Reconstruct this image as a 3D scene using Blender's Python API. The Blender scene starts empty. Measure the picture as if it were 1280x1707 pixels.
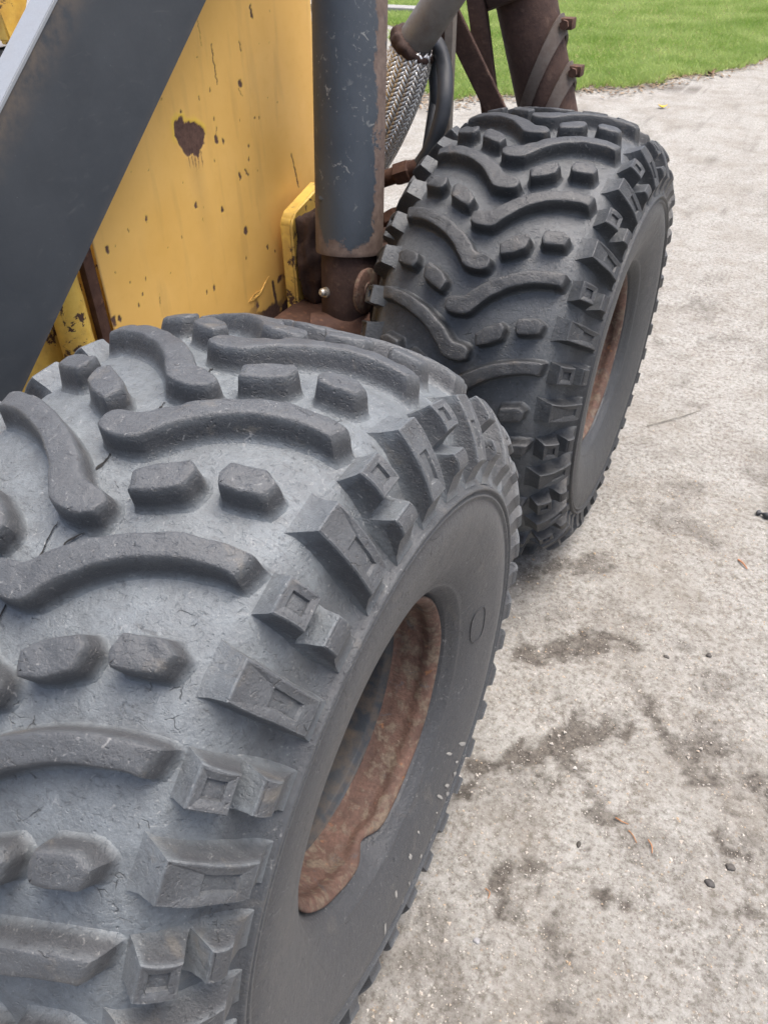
import bpy, bmesh, math, random
import numpy as np
from mathutils import Vector, Matrix, noise

random.seed(7)
rng = np.random.default_rng(11)
S = 0.483            # one unit of the drawing = the tyre's radius, in metres
ZG = 0.97            # axle height above the ground in tyre radii
SC = bpy.context.scene
COL = SC.collection

# ------------------------------------------------------------------ camera, sky, sun, exposure
cd = bpy.data.cameras.new('camera')
cd.sensor_fit = 'VERTICAL'; cd.sensor_height = 36.0
cd.lens = 1288.8 / 1707.0 * 36.0
cd.clip_start = 0.02; cd.clip_end = 500
cd.dof.use_dof = True; cd.dof.focus_distance = 0.95; cd.dof.aperture_fstop = 18.0
cam = bpy.data.objects.new('camera', cd); COL.objects.link(cam)
cam.location = (0.9634 * S, -1.0596 * S, (1.7814 + ZG) * S)
cam.rotation_euler = (math.radians(51.102), math.radians(0.6685), math.radians(26.5245))
SC.camera = cam

SUN_EL, SUN_AZ = math.radians(76), math.radians(60)     # azimuth clockwise from +Y
w = bpy.data.worlds.new('World'); SC.world = w; w.use_nodes = True
wn = w.node_tree.nodes; wl = w.node_tree.links
sky = wn.new('ShaderNodeTexSky'); sky.sky_type = 'NISHITA'; sky.sun_disc = False
sky.sun_elevation = SUN_EL; sky.sun_rotation = SUN_AZ
sky.air_density = 1.0; sky.dust_density = 7.0; sky.ozone_density = 1.0
bg = wn['Background']; bg.inputs['Strength'].default_value = 0.12
wl.new(sky.outputs[0], bg.inputs['Color'])
sd = bpy.data.lights.new('sun', 'SUN'); sd.energy = 1.5; sd.angle = math.radians(45); sd.color = (1, .975, .94)
sun = bpy.data.objects.new('sun', sd); COL.objects.link(sun)
sdir = Vector((math.sin(SUN_AZ) * math.cos(SUN_EL), math.cos(SUN_AZ) * math.cos(SUN_EL), math.sin(SUN_EL)))
sun.rotation_euler = sdir.to_track_quat('Z', 'Y').to_euler()
vs = SC.view_settings
vs.view_transform = 'Standard'; vs.look = 'None'; vs.gamma = 1; vs.use_curve_mapping = False
vs.exposure = 1.32

# ------------------------------------------------------------------ material helpers
class NT:
    def __init__(self, name):
        self.m = bpy.data.materials.new(name); self.m.use_nodes = True
        self.n = self.m.node_tree.nodes; self.l = self.m.node_tree.links
        self.b = self.n['Principled BSDF']
        self.pos = None
    def link(self, a, b): self.l.new(a, b)
    def P(self, obj=False):
        if obj:
            return self.n.new('ShaderNodeTexCoord').outputs['Object']
        if self.pos is None:
            self.pos = self.n.new('ShaderNodeNewGeometry').outputs['Position']
        return self.pos
    def scaled(self, vec, s):
        v = self.n.new('ShaderNodeVectorMath'); v.operation = 'MULTIPLY'
        self.link(vec, v.inputs[0]); v.inputs[1].default_value = s
        return v.outputs[0]
    def noise(self, scale, detail=4, rough=.6, vec=None, dist=0):
        t = self.n.new('ShaderNodeTexNoise'); t.inputs['Scale'].default_value = scale
        t.inputs['Detail'].default_value = detail; t.inputs['Roughness'].default_value = rough
        t.inputs['Distortion'].default_value = dist
        self.link(vec if vec is not None else self.P(), t.inputs['Vector'])
        return t.outputs['Fac']
    def voro(self, scale, feature='F1', vec=None, out='Distance', rand=1):
        t = self.n.new('ShaderNodeTexVoronoi'); t.feature = feature; t.inputs['Scale'].default_value = scale
        t.inputs['Randomness'].default_value = rand
        self.link(vec if vec is not None else self.P(), t.inputs['Vector'])
        return t.outputs[out]
    def ramp(self, fac, lo, hi, a=0., b=1.):
        r = self.n.new('ShaderNodeMapRange'); r.inputs['From Min'].default_value = lo; r.inputs['From Max'].default_value = hi
        r.inputs['To Min'].default_value = a; r.inputs['To Max'].default_value = b
        self.link(fac, r.inputs['Value']); return r.outputs['Result']
    def math(self, op, a, b=None):
        m = self.n.new('ShaderNodeMath'); m.operation = op
        for i, v in enumerate((a, b)):
            if v is None: continue
            if isinstance(v, (int, float)): m.inputs[i].default_value = v
            else: self.link(v, m.inputs[i])
        return m.outputs[0]
    def mix(self, fac, a, b, mode='MIX'):
        m = self.n.new('ShaderNodeMix'); m.data_type = 'RGBA'; m.blend_type = mode
        for i, v in ((0, fac), (6, a), (7, b)):
            if isinstance(v, (int, float)): m.inputs[i].default_value = v
            elif isinstance(v, (tuple, list)): m.inputs[i].default_value = (*v, 1)
            else: self.link(v, m.inputs[i])
        return m.outputs[2]
    def attr(self, name):
        a = self.n.new('ShaderNodeAttribute'); a.attribute_name = name; return a.outputs['Fac']
    def bump(self, h, strength=.5, dist=.002, normal=None):
        b = self.n.new('ShaderNodeBump'); b.inputs['Strength'].default_value = strength; b.inputs['Distance'].default_value = dist
        self.link(h, b.inputs['Height'])
        if normal is not None: self.link(normal, b.inputs['Normal'])
        return b.outputs[0]
    def out(self, color=None, rough=None, metal=None, normal=None, spec=None):
        for k, v in (('Base Color', color), ('Roughness', rough), ('Metallic', metal), ('Normal', normal), ('Specular IOR Level', spec)):
            if v is None: continue
            if isinstance(v, (int, float)): self.b.inputs[k].default_value = v
            elif isinstance(v, (tuple, list)): self.b.inputs[k].default_value = (*v, 1)
            else: self.link(v, self.b.inputs[k])
        return self.m

def rubber(name, dust_amt, dust_col, dark, browncol, scratch, sheen):
    t = NT(name)
    big = t.noise(9, 5, .6); fine = t.noise(170, 6, .75); mid = t.noise(40, 6, .7); grit = t.voro(420)
    d = t.attr('dust')
    f = t.math('MULTIPLY', t.ramp(mid, .28, .72, .62, 1.2), t.ramp(big, .3, .7, .80, 1.12))
    f = t.math('MULTIPLY', f, t.ramp(fine, .3, .7, .78, 1.18))
    f = t.math('MULTIPLY', t.math('MULTIPLY', f, d), dust_amt)
    c = t.mix(f, dark, dust_col)
    # tan mud smears and pale wisps, darker scuffs
    br = t.math('MULTIPLY', t.ramp(t.noise(17, 5, .65, dist=.8), .60, .74, 0, .55), t.attr('brown'))
    c = t.mix(br, c, browncol)
    wisp = t.ramp(t.noise(75, 4, .6, dist=2.5), .635, .70, 0, .30)
    c = t.mix(wisp, c, scratch)
    sp = t.ramp(t.noise(520, 2, .5), .70, .76, 0, .7)
    c = t.mix(t.math('MULTIPLY', sp, t.ramp(mid, .45, .6)), c, scratch)
    sc = t.ramp(t.noise(60, 4, .65, vec=t.scaled(t.P(), (1, 3.2, 1.4)), dist=1.2), .56, .70, 0, .5)
    c = t.mix(sc, c, tuple(v * .8 for v in dark))
    wv = t.n.new('ShaderNodeVectorMath'); wv.operation = 'ADD'; nz = t.n.new('ShaderNodeTexNoise'); nz.inputs['Scale'].default_value = 60; nz.inputs['Detail'].default_value = 4
    t.link(t.P(), nz.inputs['Vector']); t.link(t.scaled(nz.outputs['Color'], (.016, .016, .016)), wv.inputs[0]); t.link(t.scaled(t.P(), (1, 1.5, 1)), wv.inputs[1])
    ck = t.math('MULTIPLY', t.ramp(t.voro(42, 'DISTANCE_TO_EDGE', wv.outputs[0]), .030, .006), t.ramp(t.noise(24, 4, .65), .60, .66))
    c = t.mix(t.math('MULTIPLY', ck, .6), c, (.012, .012, .012))
    pit = t.math('MULTIPLY', t.ramp(t.voro(150), .22, .10), t.ramp(t.noise(33, 3), .52, .62))
    h = t.math('ADD', t.math('MULTIPLY', fine, .8), t.math('MULTIPLY', mid, .8))
    h = t.math('SUBTRACT', h, t.math('ADD', t.math('MULTIPLY', ck, .8), t.math('MULTIPLY', pit, .5)))
    h = t.math('SUBTRACT', h, t.math('MULTIPLY', t.ramp(t.noise(95, 3, .6, dist=1.5, vec=t.scaled(t.P(), (1, 1, 2.2))), .60, .68), .35))
    n = t.bump(h, .75, .0024)
    n = t.bump(grit, .2, .0008, n)
    r = t.ramp(mid, .2, .8, .36, .58)
    t.b.inputs['Sheen Weight'].default_value = sheen; t.b.inputs['Sheen Roughness'].default_value = .45
    return t.out(c, r, 0, n, .5)
M_RUB0 = rubber('dusty_rubber', .95, (.145, .164, .178), (.031, .032, .036), (.17, .15, .12), (.42, .42, .41), .05)
M_RUB1 = rubber('dark_rubber', .62, (.112, .123, .132), (.018, .019, .0215), (.12, .098, .075), (.27, .27, .26), .0)

def solid_worn(name, base, second, scale=20, rough=(.4, .6), metal=0, bumpd=.0006, amount=.5, spec=.5):
    t = NT(name)
    n1 = t.noise(scale, 5, .65); n2 = t.noise(scale * 9, 4, .6)
    c = t.mix(t.math('MULTIPLY', t.ramp(n1, .4, .7), amount), base, second)
    c = t.mix(t.ramp(n2, .3, .7, 0, .18), c, tuple(v * .55 for v in base))
    n = t.bump(t.math('ADD', n1, t.math('MULTIPLY', n2, .4)), .5, bumpd)
    return t.out(c, t.ramp(n1, .3, .7, *rough), metal, n, spec)

def rust(name, a=(.060, .030, .022), b=(.11, .060, .042), c3=(.20, .10, .055)):
    t = NT(name)
    n1 = t.noise(22, 6, .65, dist=.4); n2 = t.noise(140, 5, .7); n3 = t.noise(55, 3, .6)
    c = t.mix(t.ramp(n1, .35, .65), a, b)
    c = t.mix(t.ramp(n3, .58, .74, 0, .7), c, c3)
    c = t.mix(t.ramp(n2, .3, .7, 0, .35), c, tuple(v * .5 for v in a))
    n = t.bump(t.math('ADD', t.math('MULTIPLY', n2, .8), n3), .7, .0018)
    return t.out(c, t.ramp(n1, .3, .7, .7, .92), 0, n, .25)
M_RUST = rust('rusty_steel')
M_RUSTM = rust('brown_rusty_steel', (.045, .027, .023), (.085, .052, .042), (.13, .085, .065))
M_RUSTD = rust('dark_rusty_steel', (.040, .024, .020), (.070, .043, .034), (.11, .066, .048))
def rim_rust():
    t = NT('rusty_rim_paint')
    n1 = t.noise(16, 6, .7, dist=.6); n2 = t.noise(130, 5, .7); n3 = t.noise(45, 5, .65, dist=.5)
    c = t.mix(t.ramp(n1, .35, .65), (.085, .050, .039), (.165, .098, .075))
    c = t.mix(t.ramp(n3, .50, .60, 0, .85), c, (.17, .135, .10))
    c = t.mix(t.ramp(t.noise(30, 5, .7, dist=1), .60, .70, 0, .8), c, (.085, .092, .098))
    c = t.mix(t.ramp(t.noise(38, 4, .7, dist=.7), .66, .72, 0, .85), c, (.30, .24, .19))
    c = t.mix(t.ramp(t.noise(50, 4, .65), .64, .70, 0, .6), c, (.34, .15, .06))
    c = t.mix(t.ramp(n2, .40, .64, 0, .55), c, (.055, .034, .027))
    n = t.bump(t.math('ADD', n2, t.math('MULTIPLY', n3, 1.2)), .8, .0025)
    return t.out(c, t.ramp(n1, .3, .7, .6, .88), 0, n, .3)
M_RUSTR = rim_rust()

def yellow_paint():
    t = NT('yellow_paint_worn')
    n1 = t.noise(6, 4, .6); n2 = t.noise(45, 5, .65); st = t.noise(20, 4, .6, vec=t.scaled(t.P(), (1, 1.2, .12)))
    c = t.mix(t.ramp(n1, .3, .7), (.68, .405, .105), (.75, .465, .14))
    c = t.mix(t.ramp(st, .56, .85, 0, .18), c, (.64, .40, .14))
    c = t.mix(t.ramp(n2, .55, .75, 0, .25), c, (.62, .36, .08))
    c = t.mix(t.attr('halo'), c, (.72, .52, .05))
    c = t.mix(t.attr('grime'), c, (.21, .13, .06))
    rc = t.mix(t.ramp(t.noise(120, 5, .7), .35, .65), (.060, .030, .024), (.12, .066, .048))
    ra = t.attr('rust')
    c = t.mix(ra, c, rc)
    n = t.bump(t.math('ADD', n2, t.math('MULTIPLY', t.noise(300, 3), .25)), .25, .0008)
    return t.out(c, t.math('ADD', t.ramp(n2, .3, .7, .38, .55), t.math('MULTIPLY', ra, .35)), 0, n, .5)
M_YEL = yellow_paint()
def plain_yellow():
    t = NT('yellow_paint_chipped')
    n1 = t.noise(30, 6, .7, dist=.5); n2 = t.noise(90, 5, .65)
    c = t.mix(t.ramp(n2, .3, .7), (.66, .42, .075), (.72, .50, .11))
    c = t.mix(t.ramp(t.noise(16, 5, .65), .42, .68, 0, .75), c, (.38, .22, .06))
    k = t.ramp(n1, .575, .60)
    c = t.mix(k, c, (.07, .035, .024))
    n = t.bump(t.math('SUBTRACT', n2, t.math('MULTIPLY', k, 1.2)), .5, .001)
    return t.out(c, t.ramp(n2, .3, .7, .4, .6), 0, n, .5)
M_YEL2 = plain_yellow()

def beam_mat():
    t = NT('charcoal_blue_paint')
    n1 = t.noise(7, 5, .6); n2 = t.noise(80, 4, .6); sc = t.noise(26, 4, .65, vec=t.scaled(t.P(), (1, 1, 3)), dist=1.0)
    c = t.mix(t.ramp(n1, .3, .7), (.032, .038, .046), (.045, .052, .061))
    c = t.mix(t.ramp(sc, .6, .74, 0, .45), c, (.075, .080, .083))
    c = t.mix(t.math('MULTIPLY', t.ramp(t.noise(190, 2), .70, .76, 0, .6), t.ramp(n1, .5, .65)), c, (.22, .225, .23))
    ed = t.math('MULTIPLY', t.attr('edge'), t.ramp(t.noise(32, 5, .7), .36, .62))
    c = t.mix(t.math('MULTIPLY', ed, .8), c, (.125, .10, .078))
    n = t.bump(t.math('ADD', n2, n1), .3, .0007)
    return t.out(c, t.ramp(sc, .3, .7, .42, .56), 0, n, .45)
M_BEAM = beam_mat()
def tube_mat():
    t = NT('blue_grey_tube_paint')
    n1 = t.noise(9, 5, .65, dist=.5); n2 = t.noise(50, 5, .7); sp = t.voro(48)
    c = t.mix(t.ramp(n1, .3, .7), (.036, .045, .057), (.050, .061, .075))
    ru = t.math('ADD', t.attr('edge'), t.ramp(t.noise(15, 7, .75, dist=.4), .34, .72, -.55, .45))
    k = t.ramp(ru, .22, .34)
    c = t.mix(t.math('MULTIPLY', t.ramp(t.noise(75, 4, .6, dist=.8), .60, .66), t.ramp(t.noise(13, 3), .44, .58)), c, (.19, .195, .19))
    c = t.mix(k, c, t.mix(t.ramp(n2, .35, .65), (.095, .066, .055), (.155, .115, .095)))
    n = t.bump(t.math('SUBTRACT', n2, k), .5, .0009)
    return t.out(c, t.math('ADD', t.ramp(n2, .3, .7, .42, .55), t.math('MULTIPLY', k, .25)), 0, n, .5)
M_TUBE = tube_mat()
M_GREY = solid_worn('galvanised_pipe', (.22, .205, .185), (.12, .085, .065), 26, (.45, .6), .35, .0008, .6)
M_SKYTOP = solid_worn('sky_sheen_top', (.28, .30, .325), (.24, .25, .26), 40, (.3, .45), .2, .0004, .3)  # boom's top face: sky reflection painted as a paler colour
M_BRAID = solid_worn('braided_steel', (.78, .76, .72), (.52, .48, .42), 60, (.30, .45), .6, .0003, .45)
M_CORE = solid_worn('hose_core', (.035, .032, .028), (.05, .04, .03), 60, (.6, .8))
M_BLACK = solid_worn('black_hose_rubber', (.022, .025, .030), (.05, .052, .055), 40, (.45, .6), 0, .0006, .5)
M_DARK = solid_worn('dark_chassis', (.03, .027, .025), (.05, .04, .032), 15, (.7, .9))
M_DISC = solid_worn('dark_rim_paint', (.020, .026, .033), (.12, .088, .058), 40, (.5, .7), 0, .0015, .75)
M_WHITE = solid_worn('pale_panel_paint', (.85, .87, .89), (.75, .77, .79), 10, (.4, .5))
M_BOLT = solid_worn('steel_nipple', (.42, .40, .36), (.2, .16, .12), 120, (.35, .5), .7)
M_STRAP = solid_worn('strap_steel', (.115, .095, .082), (.075, .05, .04), 45, (.5, .7), .3, .0008, .7)
M_CRACK = solid_worn('crack_shade', (.012, .012, .012), (.02, .018, .016), 100, (.9, .95))  # near black for the shade inside the cracks
M_MUD = solid_worn('dried_mud', (.28, .275, .26), (.24, .23, .21), 150, (.85, .95), 0, .001, .6, .2)

# ------------------------------------------------------------------ object helpers
def W(p): return Vector((p[0] * S, p[1] * S, (p[2] + ZG) * S))
def mesh_obj(name, verts, faces, mat, parent=None, smooth=True, sharp=None):
    me = bpy.data.meshes.new(name)
    me.from_pydata([tuple(v) for v in verts], [], faces)
    me.materials.append(mat)
    if smooth:
        me.polygons.foreach_set('use_smooth', np.ones(len(me.polygons), bool))
        if sharp: me.set_sharp_from_angle(angle=math.radians(sharp))
    me.update()
    o = bpy.data.objects.new(name, me); COL.objects.link(o)
    if parent: o.parent = parent
    return o
def bm_obj(name, bm, mat, parent=None, smooth=True, sharp=40):
    bmesh.ops.recalc_face_normals(bm, faces=bm.faces)
    me = bpy.data.meshes.new(name); bm.to_mesh(me); bm.free()
    me.materials.append(mat)
    if smooth:
        me.polygons.foreach_set('use_smooth', np.ones(len(me.polygons), bool))
        if sharp: me.set_sharp_from_angle(angle=math.radians(sharp))
    o = bpy.data.objects.new(name, me); COL.objects.link(o)
    if parent: o.parent = parent
    return o
def set_attr(me, name, arr):
    a = me.attributes.new(name, 'FLOAT', 'POINT'); a.data.foreach_set('value', np.asarray(arr, np.float32))
def tag(o, label, cat=None, group=None, kind=None):
    if label: o['label'] = label
    if cat: o['category'] = cat
    if group: o['group'] = group
    if kind: o['kind'] = kind
    return o
def empty(name, loc):
    o = bpy.data.objects.new(name, None); o.location = loc; o.empty_display_size = .1; COL.objects.link(o); return o
def frames(path):
    P = [Vector(p) for p in path]; T = []
    for i in range(len(P)):
        a = P[max(i - 1, 0)]; b = P[min(i + 1, len(P) - 1)]; T.append((b - a).normalized())
    u = T[0].orthogonal().normalized(); out = []
    for i, t in enumerate(T):
        u = (u - t * u.dot(t)).normalized(); out.append((P[i], t, u, t.cross(u)))
    return out
def smooth_path(pts, n=8):
    P = [np.array(p, float) for p in pts]; P = [2 * P[0] - P[1]] + P + [2 * P[-1] - P[-2]]; out = []
    for i in range(1, len(P) - 2):
        for k in range(n):
            t = k / n; a, b, c, d = P[i - 1:i + 3]
            out.append(.5 * ((2 * b) + (-a + c) * t + (2 * a - 5 * b + 4 * c - d) * t * t + (-a + 3 * b - 3 * c + d) * t ** 3))
    out.append(P[-2]); return out
def add_tube(bm, path, radii, n=24, caps=True, rough=0, freq=30):
    if not isinstance(radii, (list, tuple, np.ndarray)): radii = [radii] * len(path)
    rings = []
    for (p, t, u, v), r in zip(frames(path), radii):
        ring = []
        for k in range(n):
            a = 2 * math.pi * k / n; d = u * math.cos(a) + v * math.sin(a); q = p + d * r
            if rough: q += d * rough * noise.noise(q * freq)
            ring.append(bm.verts.new(q))
        rings.append(ring)
    for a, b in zip(rings, rings[1:]):
        for k in range(n): bm.faces.new((a[k], a[(k + 1) % n], b[(k + 1) % n], b[k]))
    if caps: bm.faces.new(rings[0][::-1]); bm.faces.new(rings[-1])
    return rings
def add_box(bm, lo, hi, bev=0.0, mat=None, seg=2):
    r = bmesh.ops.create_cube(bm, size=1)
    vs_ = r['verts']; c = [(a + b) / 2 for a, b in zip(lo, hi)]; d = [b - a for a, b in zip(lo, hi)]
    for v in vs_:
        v.co = Vector((v.co.x * d[0] + c[0], v.co.y * d[1] + c[1], v.co.z * d[2] + c[2]))
    if bev:
        es = list({e for v in vs_ for e in v.link_edges})
        r2 = bmesh.ops.bevel(bm, geom=es, offset=bev, segments=seg, affect='EDGES', profile=.6)
        vs_ = list({v for f in r2['faces'] for v in f.verts} | {v for v in vs_ if v.is_valid})
    if mat is not None: bmesh.ops.transform(bm, matrix=mat, verts=vs_)
    return vs_
def add_prism(bm, pts, extr):
    ext = Vector(extr); a = [bm.verts.new(p) for p in pts]; b = [bm.verts.new(Vector(p) + ext) for p in pts]
    bm.faces.new(a); bm.faces.new(b[::-1]); n = len(a)
    for i in range(n): bm.faces.new((a[i], b[i], b[(i + 1) % n], a[(i + 1) % n]))
    return a + b

# ------------------------------------------------------------------ ground
STAINS = [
([(0.231, 0.312), (0.307, 0.409), (0.382, 0.484), (0.465, 0.541)], 0.030, .85), ([(0.217, 0.639), (0.319, 0.711), (0.41, 0.781)], 0.027, .75),
([(0.498, 0.614), (0.572, 0.538), (0.612, 0.499)], 0.024, .7), ([(0.394, 0.421), (0.45, 0.363), (0.492, 0.331)], 0.014, .6),
([(0.319, 0.113), (0.374, 0.157), (0.403, 0.183)], 0.026, .75), ([(0.608, 0.595), (0.633, 0.583)], 0.034, .65), ([(0.706, 0.531), (0.76, 0.532)], 0.031, .7),
([(0.68, 0.398), (0.713, 0.377)], 0.013, .8), ([(0.727, 0.259), (0.749, 0.269)], 0.014, .6), ([(0.452, 0.107), (0.498, 0.035)], 0.02, .55),
([(0.496, -0.021), (0.537, -0.005)], 0.024, .5), ([(0.425, 1.278), (0.529, 1.205)], 0.034, .45), ([(0.298, 1.005), (0.247, 0.968), (0.176, 0.897)], 0.036, .6),
([(0.446, 0.27), (0.453, 0.255)], 0.006, 1.), ([(0.503, 0.765), (0.512, 0.767)], 0.011, .8), ([(0.584, 0.817), (0.593, 0.807)], 0.011, .8),
([(0.521, 0.19), (0.541, 0.167)], 0.007, .8), ([(0.229, 0.255), (0.241, 0.317)], 0.02, .8), ([(.12, .12), (.23, .25), (.40, .40)], .012, .35),
([(-1.8, 6.2), (-1.241, 6.69), (-0.796, 7.12), (-0.486, 7.10)], 0.09, .65), ([(.62, .499), (.70, .45), (.76, .36)], .012, .45), ([(.39, .78), (.47, .64), (.50, .614)], .01, .3),
]
def ax(lo, hi, fine_lo, fine_hi, step, grow=1.12, cap=4.0):
    mid = list(np.arange(fine_lo, fine_hi, step)); a = []; s = step; v = mid[-1]
    while v < hi: s = min(s * grow, cap); v += s; a.append(v)
    b = []; s = step; v = mid[0]
    while v > lo: s = min(s * grow, cap); v -= s; b.append(v)
    return np.array(b[::-1] + mid + a)
def vnoise(x, y, seed, octs=4, lac=2.1, gain=.5):
    """value noise on arrays"""
    out = np.zeros_like(x, dtype=float); amp = 1.; tot = 0
    for o in range(octs):
        xi = np.floor(x).astype(np.int64); yi = np.floor(y).astype(np.int64); fx = x - xi; fy = y - yi
        fx = fx * fx * (3 - 2 * fx); fy = fy * fy * (3 - 2 * fy)
        def hsh(a, b):
            h = (a * 374761393 + b * 668265263 + (seed + o) * 974711) & 0x7fffffff
            h = ((h ^ (h >> 13)) * 1274126177) & 0x7fffffff
            return ((h ^ (h >> 16)) & 0xffff) / 65535.
        v = (hsh(xi, yi) * (1 - fx) + hsh(xi + 1, yi) * fx) * (1 - fy) + (hsh(xi, yi + 1) * (1 - fx) + hsh(xi + 1, yi + 1) * fx) * fy
        out += v * amp; tot += amp; amp *= gain; x = x * lac; y = y * lac
    return out / tot
def seg_dist(X, Y, a, b):
    ax_, ay = a; bx, by = b; dx, dy = bx - ax_, by - ay; L = dx * dx + dy * dy + 1e-9
    t = np.clip(((X - ax_) * dx + (Y - ay) * dy) / L, 0, 1)
    return np.hypot(X - (ax_ + t * dx), Y - (ay + t * dy))
def grid_mesh(name, xs, ys, Z, mat, parent=None):
    nx, ny = len(xs), len(ys)
    X, Y = np.meshgrid(xs, ys); co = np.stack([X, Y, Z], -1).reshape(-1, 3)
    i = np.arange((ny - 1) * (nx - 1)); r = i // (nx - 1); c = i % (nx - 1); a = r * nx + c
    f = np.stack([a, a + 1, a + nx + 1, a + nx], 1)
    me = bpy.data.meshes.new(name)
    me.vertices.add(len(co)); me.vertices.foreach_set('co', co.ravel().astype(np.float32))
    me.loops.add(f.size); me.loops.foreach_set('vertex_index', f.ravel().astype(np.int32))
    me.polygons.add(len(f)); me.polygons.foreach_set('loop_start', np.arange(0, f.size, 4, dtype=np.int32))
    me.polygons.foreach_set('use_smooth', np.ones(len(f), bool))
    me.update(calc_edges=True); me.materials.append(mat)
    o = bpy.data.objects.new(name, me); COL.objects.link(o)
    if parent: o.parent = parent
    return o
def ground_h(X, Y):
    near = np.exp(-((X) ** 2 + (Y - .6) ** 2) / 9)
    return ((vnoise(X * 3 + 50, Y * 3 + 50, 3) - .5) * .016 + (vnoise(X * 22 + 9, Y * 22 + 9, 5, 3) - .5) * .007) * np.maximum(near, .3)
def ground_mat():
    t = NT('sandy_gravel_ground')
    big = t.noise(1.3, 5, .6); mid = t.noise(9, 7, .7, dist=.3); fine = t.noise(75, 7, .78); g = t.noise(260, 5, .75)
    v1 = t.voro(150, out='Color'); v1d = t.voro(150); v2d = t.voro(70)
    c = t.mix(t.ramp(big, .3, .7), (.226, .218, .196), (.274, .267, .243))
    c = t.mix(t.ramp(mid, .42, .62, 0, .8), c, (.160, .144, .122))
    c = t.mix(t.ramp(t.noise(27, 6, .75, dist=.8), .46, .66, 0, .7), c, (.345, .334, .314))
    c = t.mix(t.ramp(fine, .42, .66, 0, .85), c, (.410, .406, .388))
    c = t.mix(t.ramp(fine, .48, .32, 0, .75), c, (.105, .094, .083))
    sep = t.n.new('ShaderNodeSeparateColor'); t.link(v1, sep.inputs[0])
    c = t.mix(t.math('MULTIPLY', t.math('GREATER_THAN', sep.outputs[0], .88), t.ramp(v1d, .45, .2, 0, .55)), c, (.46, .448, .425))
    c = t.mix(t.math('MULTIPLY', t.math('LESS_THAN', sep.outputs[0], .10), t.ramp(v1d, .45, .2, 0, .6)), c, (.13, .118, .108))
    c = t.mix(t.math('MULTIPLY', t.math('GREATER_THAN', sep.outputs[1], .93), t.ramp(v1d, .45, .2, 0, .5)), c, (.30, .22, .14))
    c = t.mix(t.ramp(g, .54, .70, 0, .55), c, (.14, .127, .115))
    c = t.mix(t.ramp(t.noise(190, 3, .6), .68, .73, 0, .5), c, (.52, .51, .495))
    c = t.mix(t.ramp(t.noise(3.2, 6, .68), .46, .66, 0, .5), c, (.182, .162, .136))
    st = t.attr('stain')
    sc = t.mix(t.ramp(fine, .4, .62), (.072, .065, .057), (.165, .149, .131))
    c = t.mix(st, c, sc)
    h = t.math('ADD', t.math('MULTIPLY', fine, 1.1), t.math('MULTIPLY', g, .6))
    h = t.math('ADD', h, t.math('MULTIPLY', t.ramp(v2d, .0, .6, .5, 0), .5))
    n = t.bump(h, .9, .006)
    return t.out(c, t.ramp(st, 0, 1, .92, .82), 0, n, .2)
gx = ax(-70, 70, -.35, 1.15, .0095, 1.07); gy = ax(-12, 140, -.45, 1.75, .0095, 1.05)
GX, GY = np.meshgrid(gx, gy)
wx = GX + (vnoise(GX * 22, GY * 22, 21, 5, 2.1, .6) - .5) * .10; wy = GY + (vnoise(GX * 22, GY * 22, 33, 5, 2.1, .6) - .5) * .10
stain = np.zeros_like(GX)
nb = vnoise(GX * 38 + 3, GY * 38 + 7, 41, 4, 2.1, .65)
for pl, wd, am in STAINS:
    d = np.full_like(GX, 9.)
    for a, b in zip(pl, pl[1:]): d = np.minimum(d, seg_dist(wx, wy, a, b))
    stain = np.maximum(stain, 1.35 * am * np.clip((1.35 - d / wd) / 1.0 + (nb - .5) * 3.8, 0, 1) * (d < wd * 2) * np.clip(1.9 - d / wd, 0, 1))
stain = np.maximum(stain, .65 * np.clip((vnoise(GX * 7 + 31, GY * 7 + 11, 77, 5, 2.1, .6) - .575) / .14, 0, 1) * np.clip(nb * 1.6 - .2, 0, 1))
GZ = ground_h(GX, GY) - stain * .004 * (np.hypot(GX, GY - .6) < 3)
ground = grid_mesh('ground', gx, gy, GZ, ground_mat())
set_attr(ground.data, 'stain', stain.ravel())
tag(ground, 'pale sandy gravel yard with dark damp streaks and pressed-in grit', kind='structure')

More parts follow.
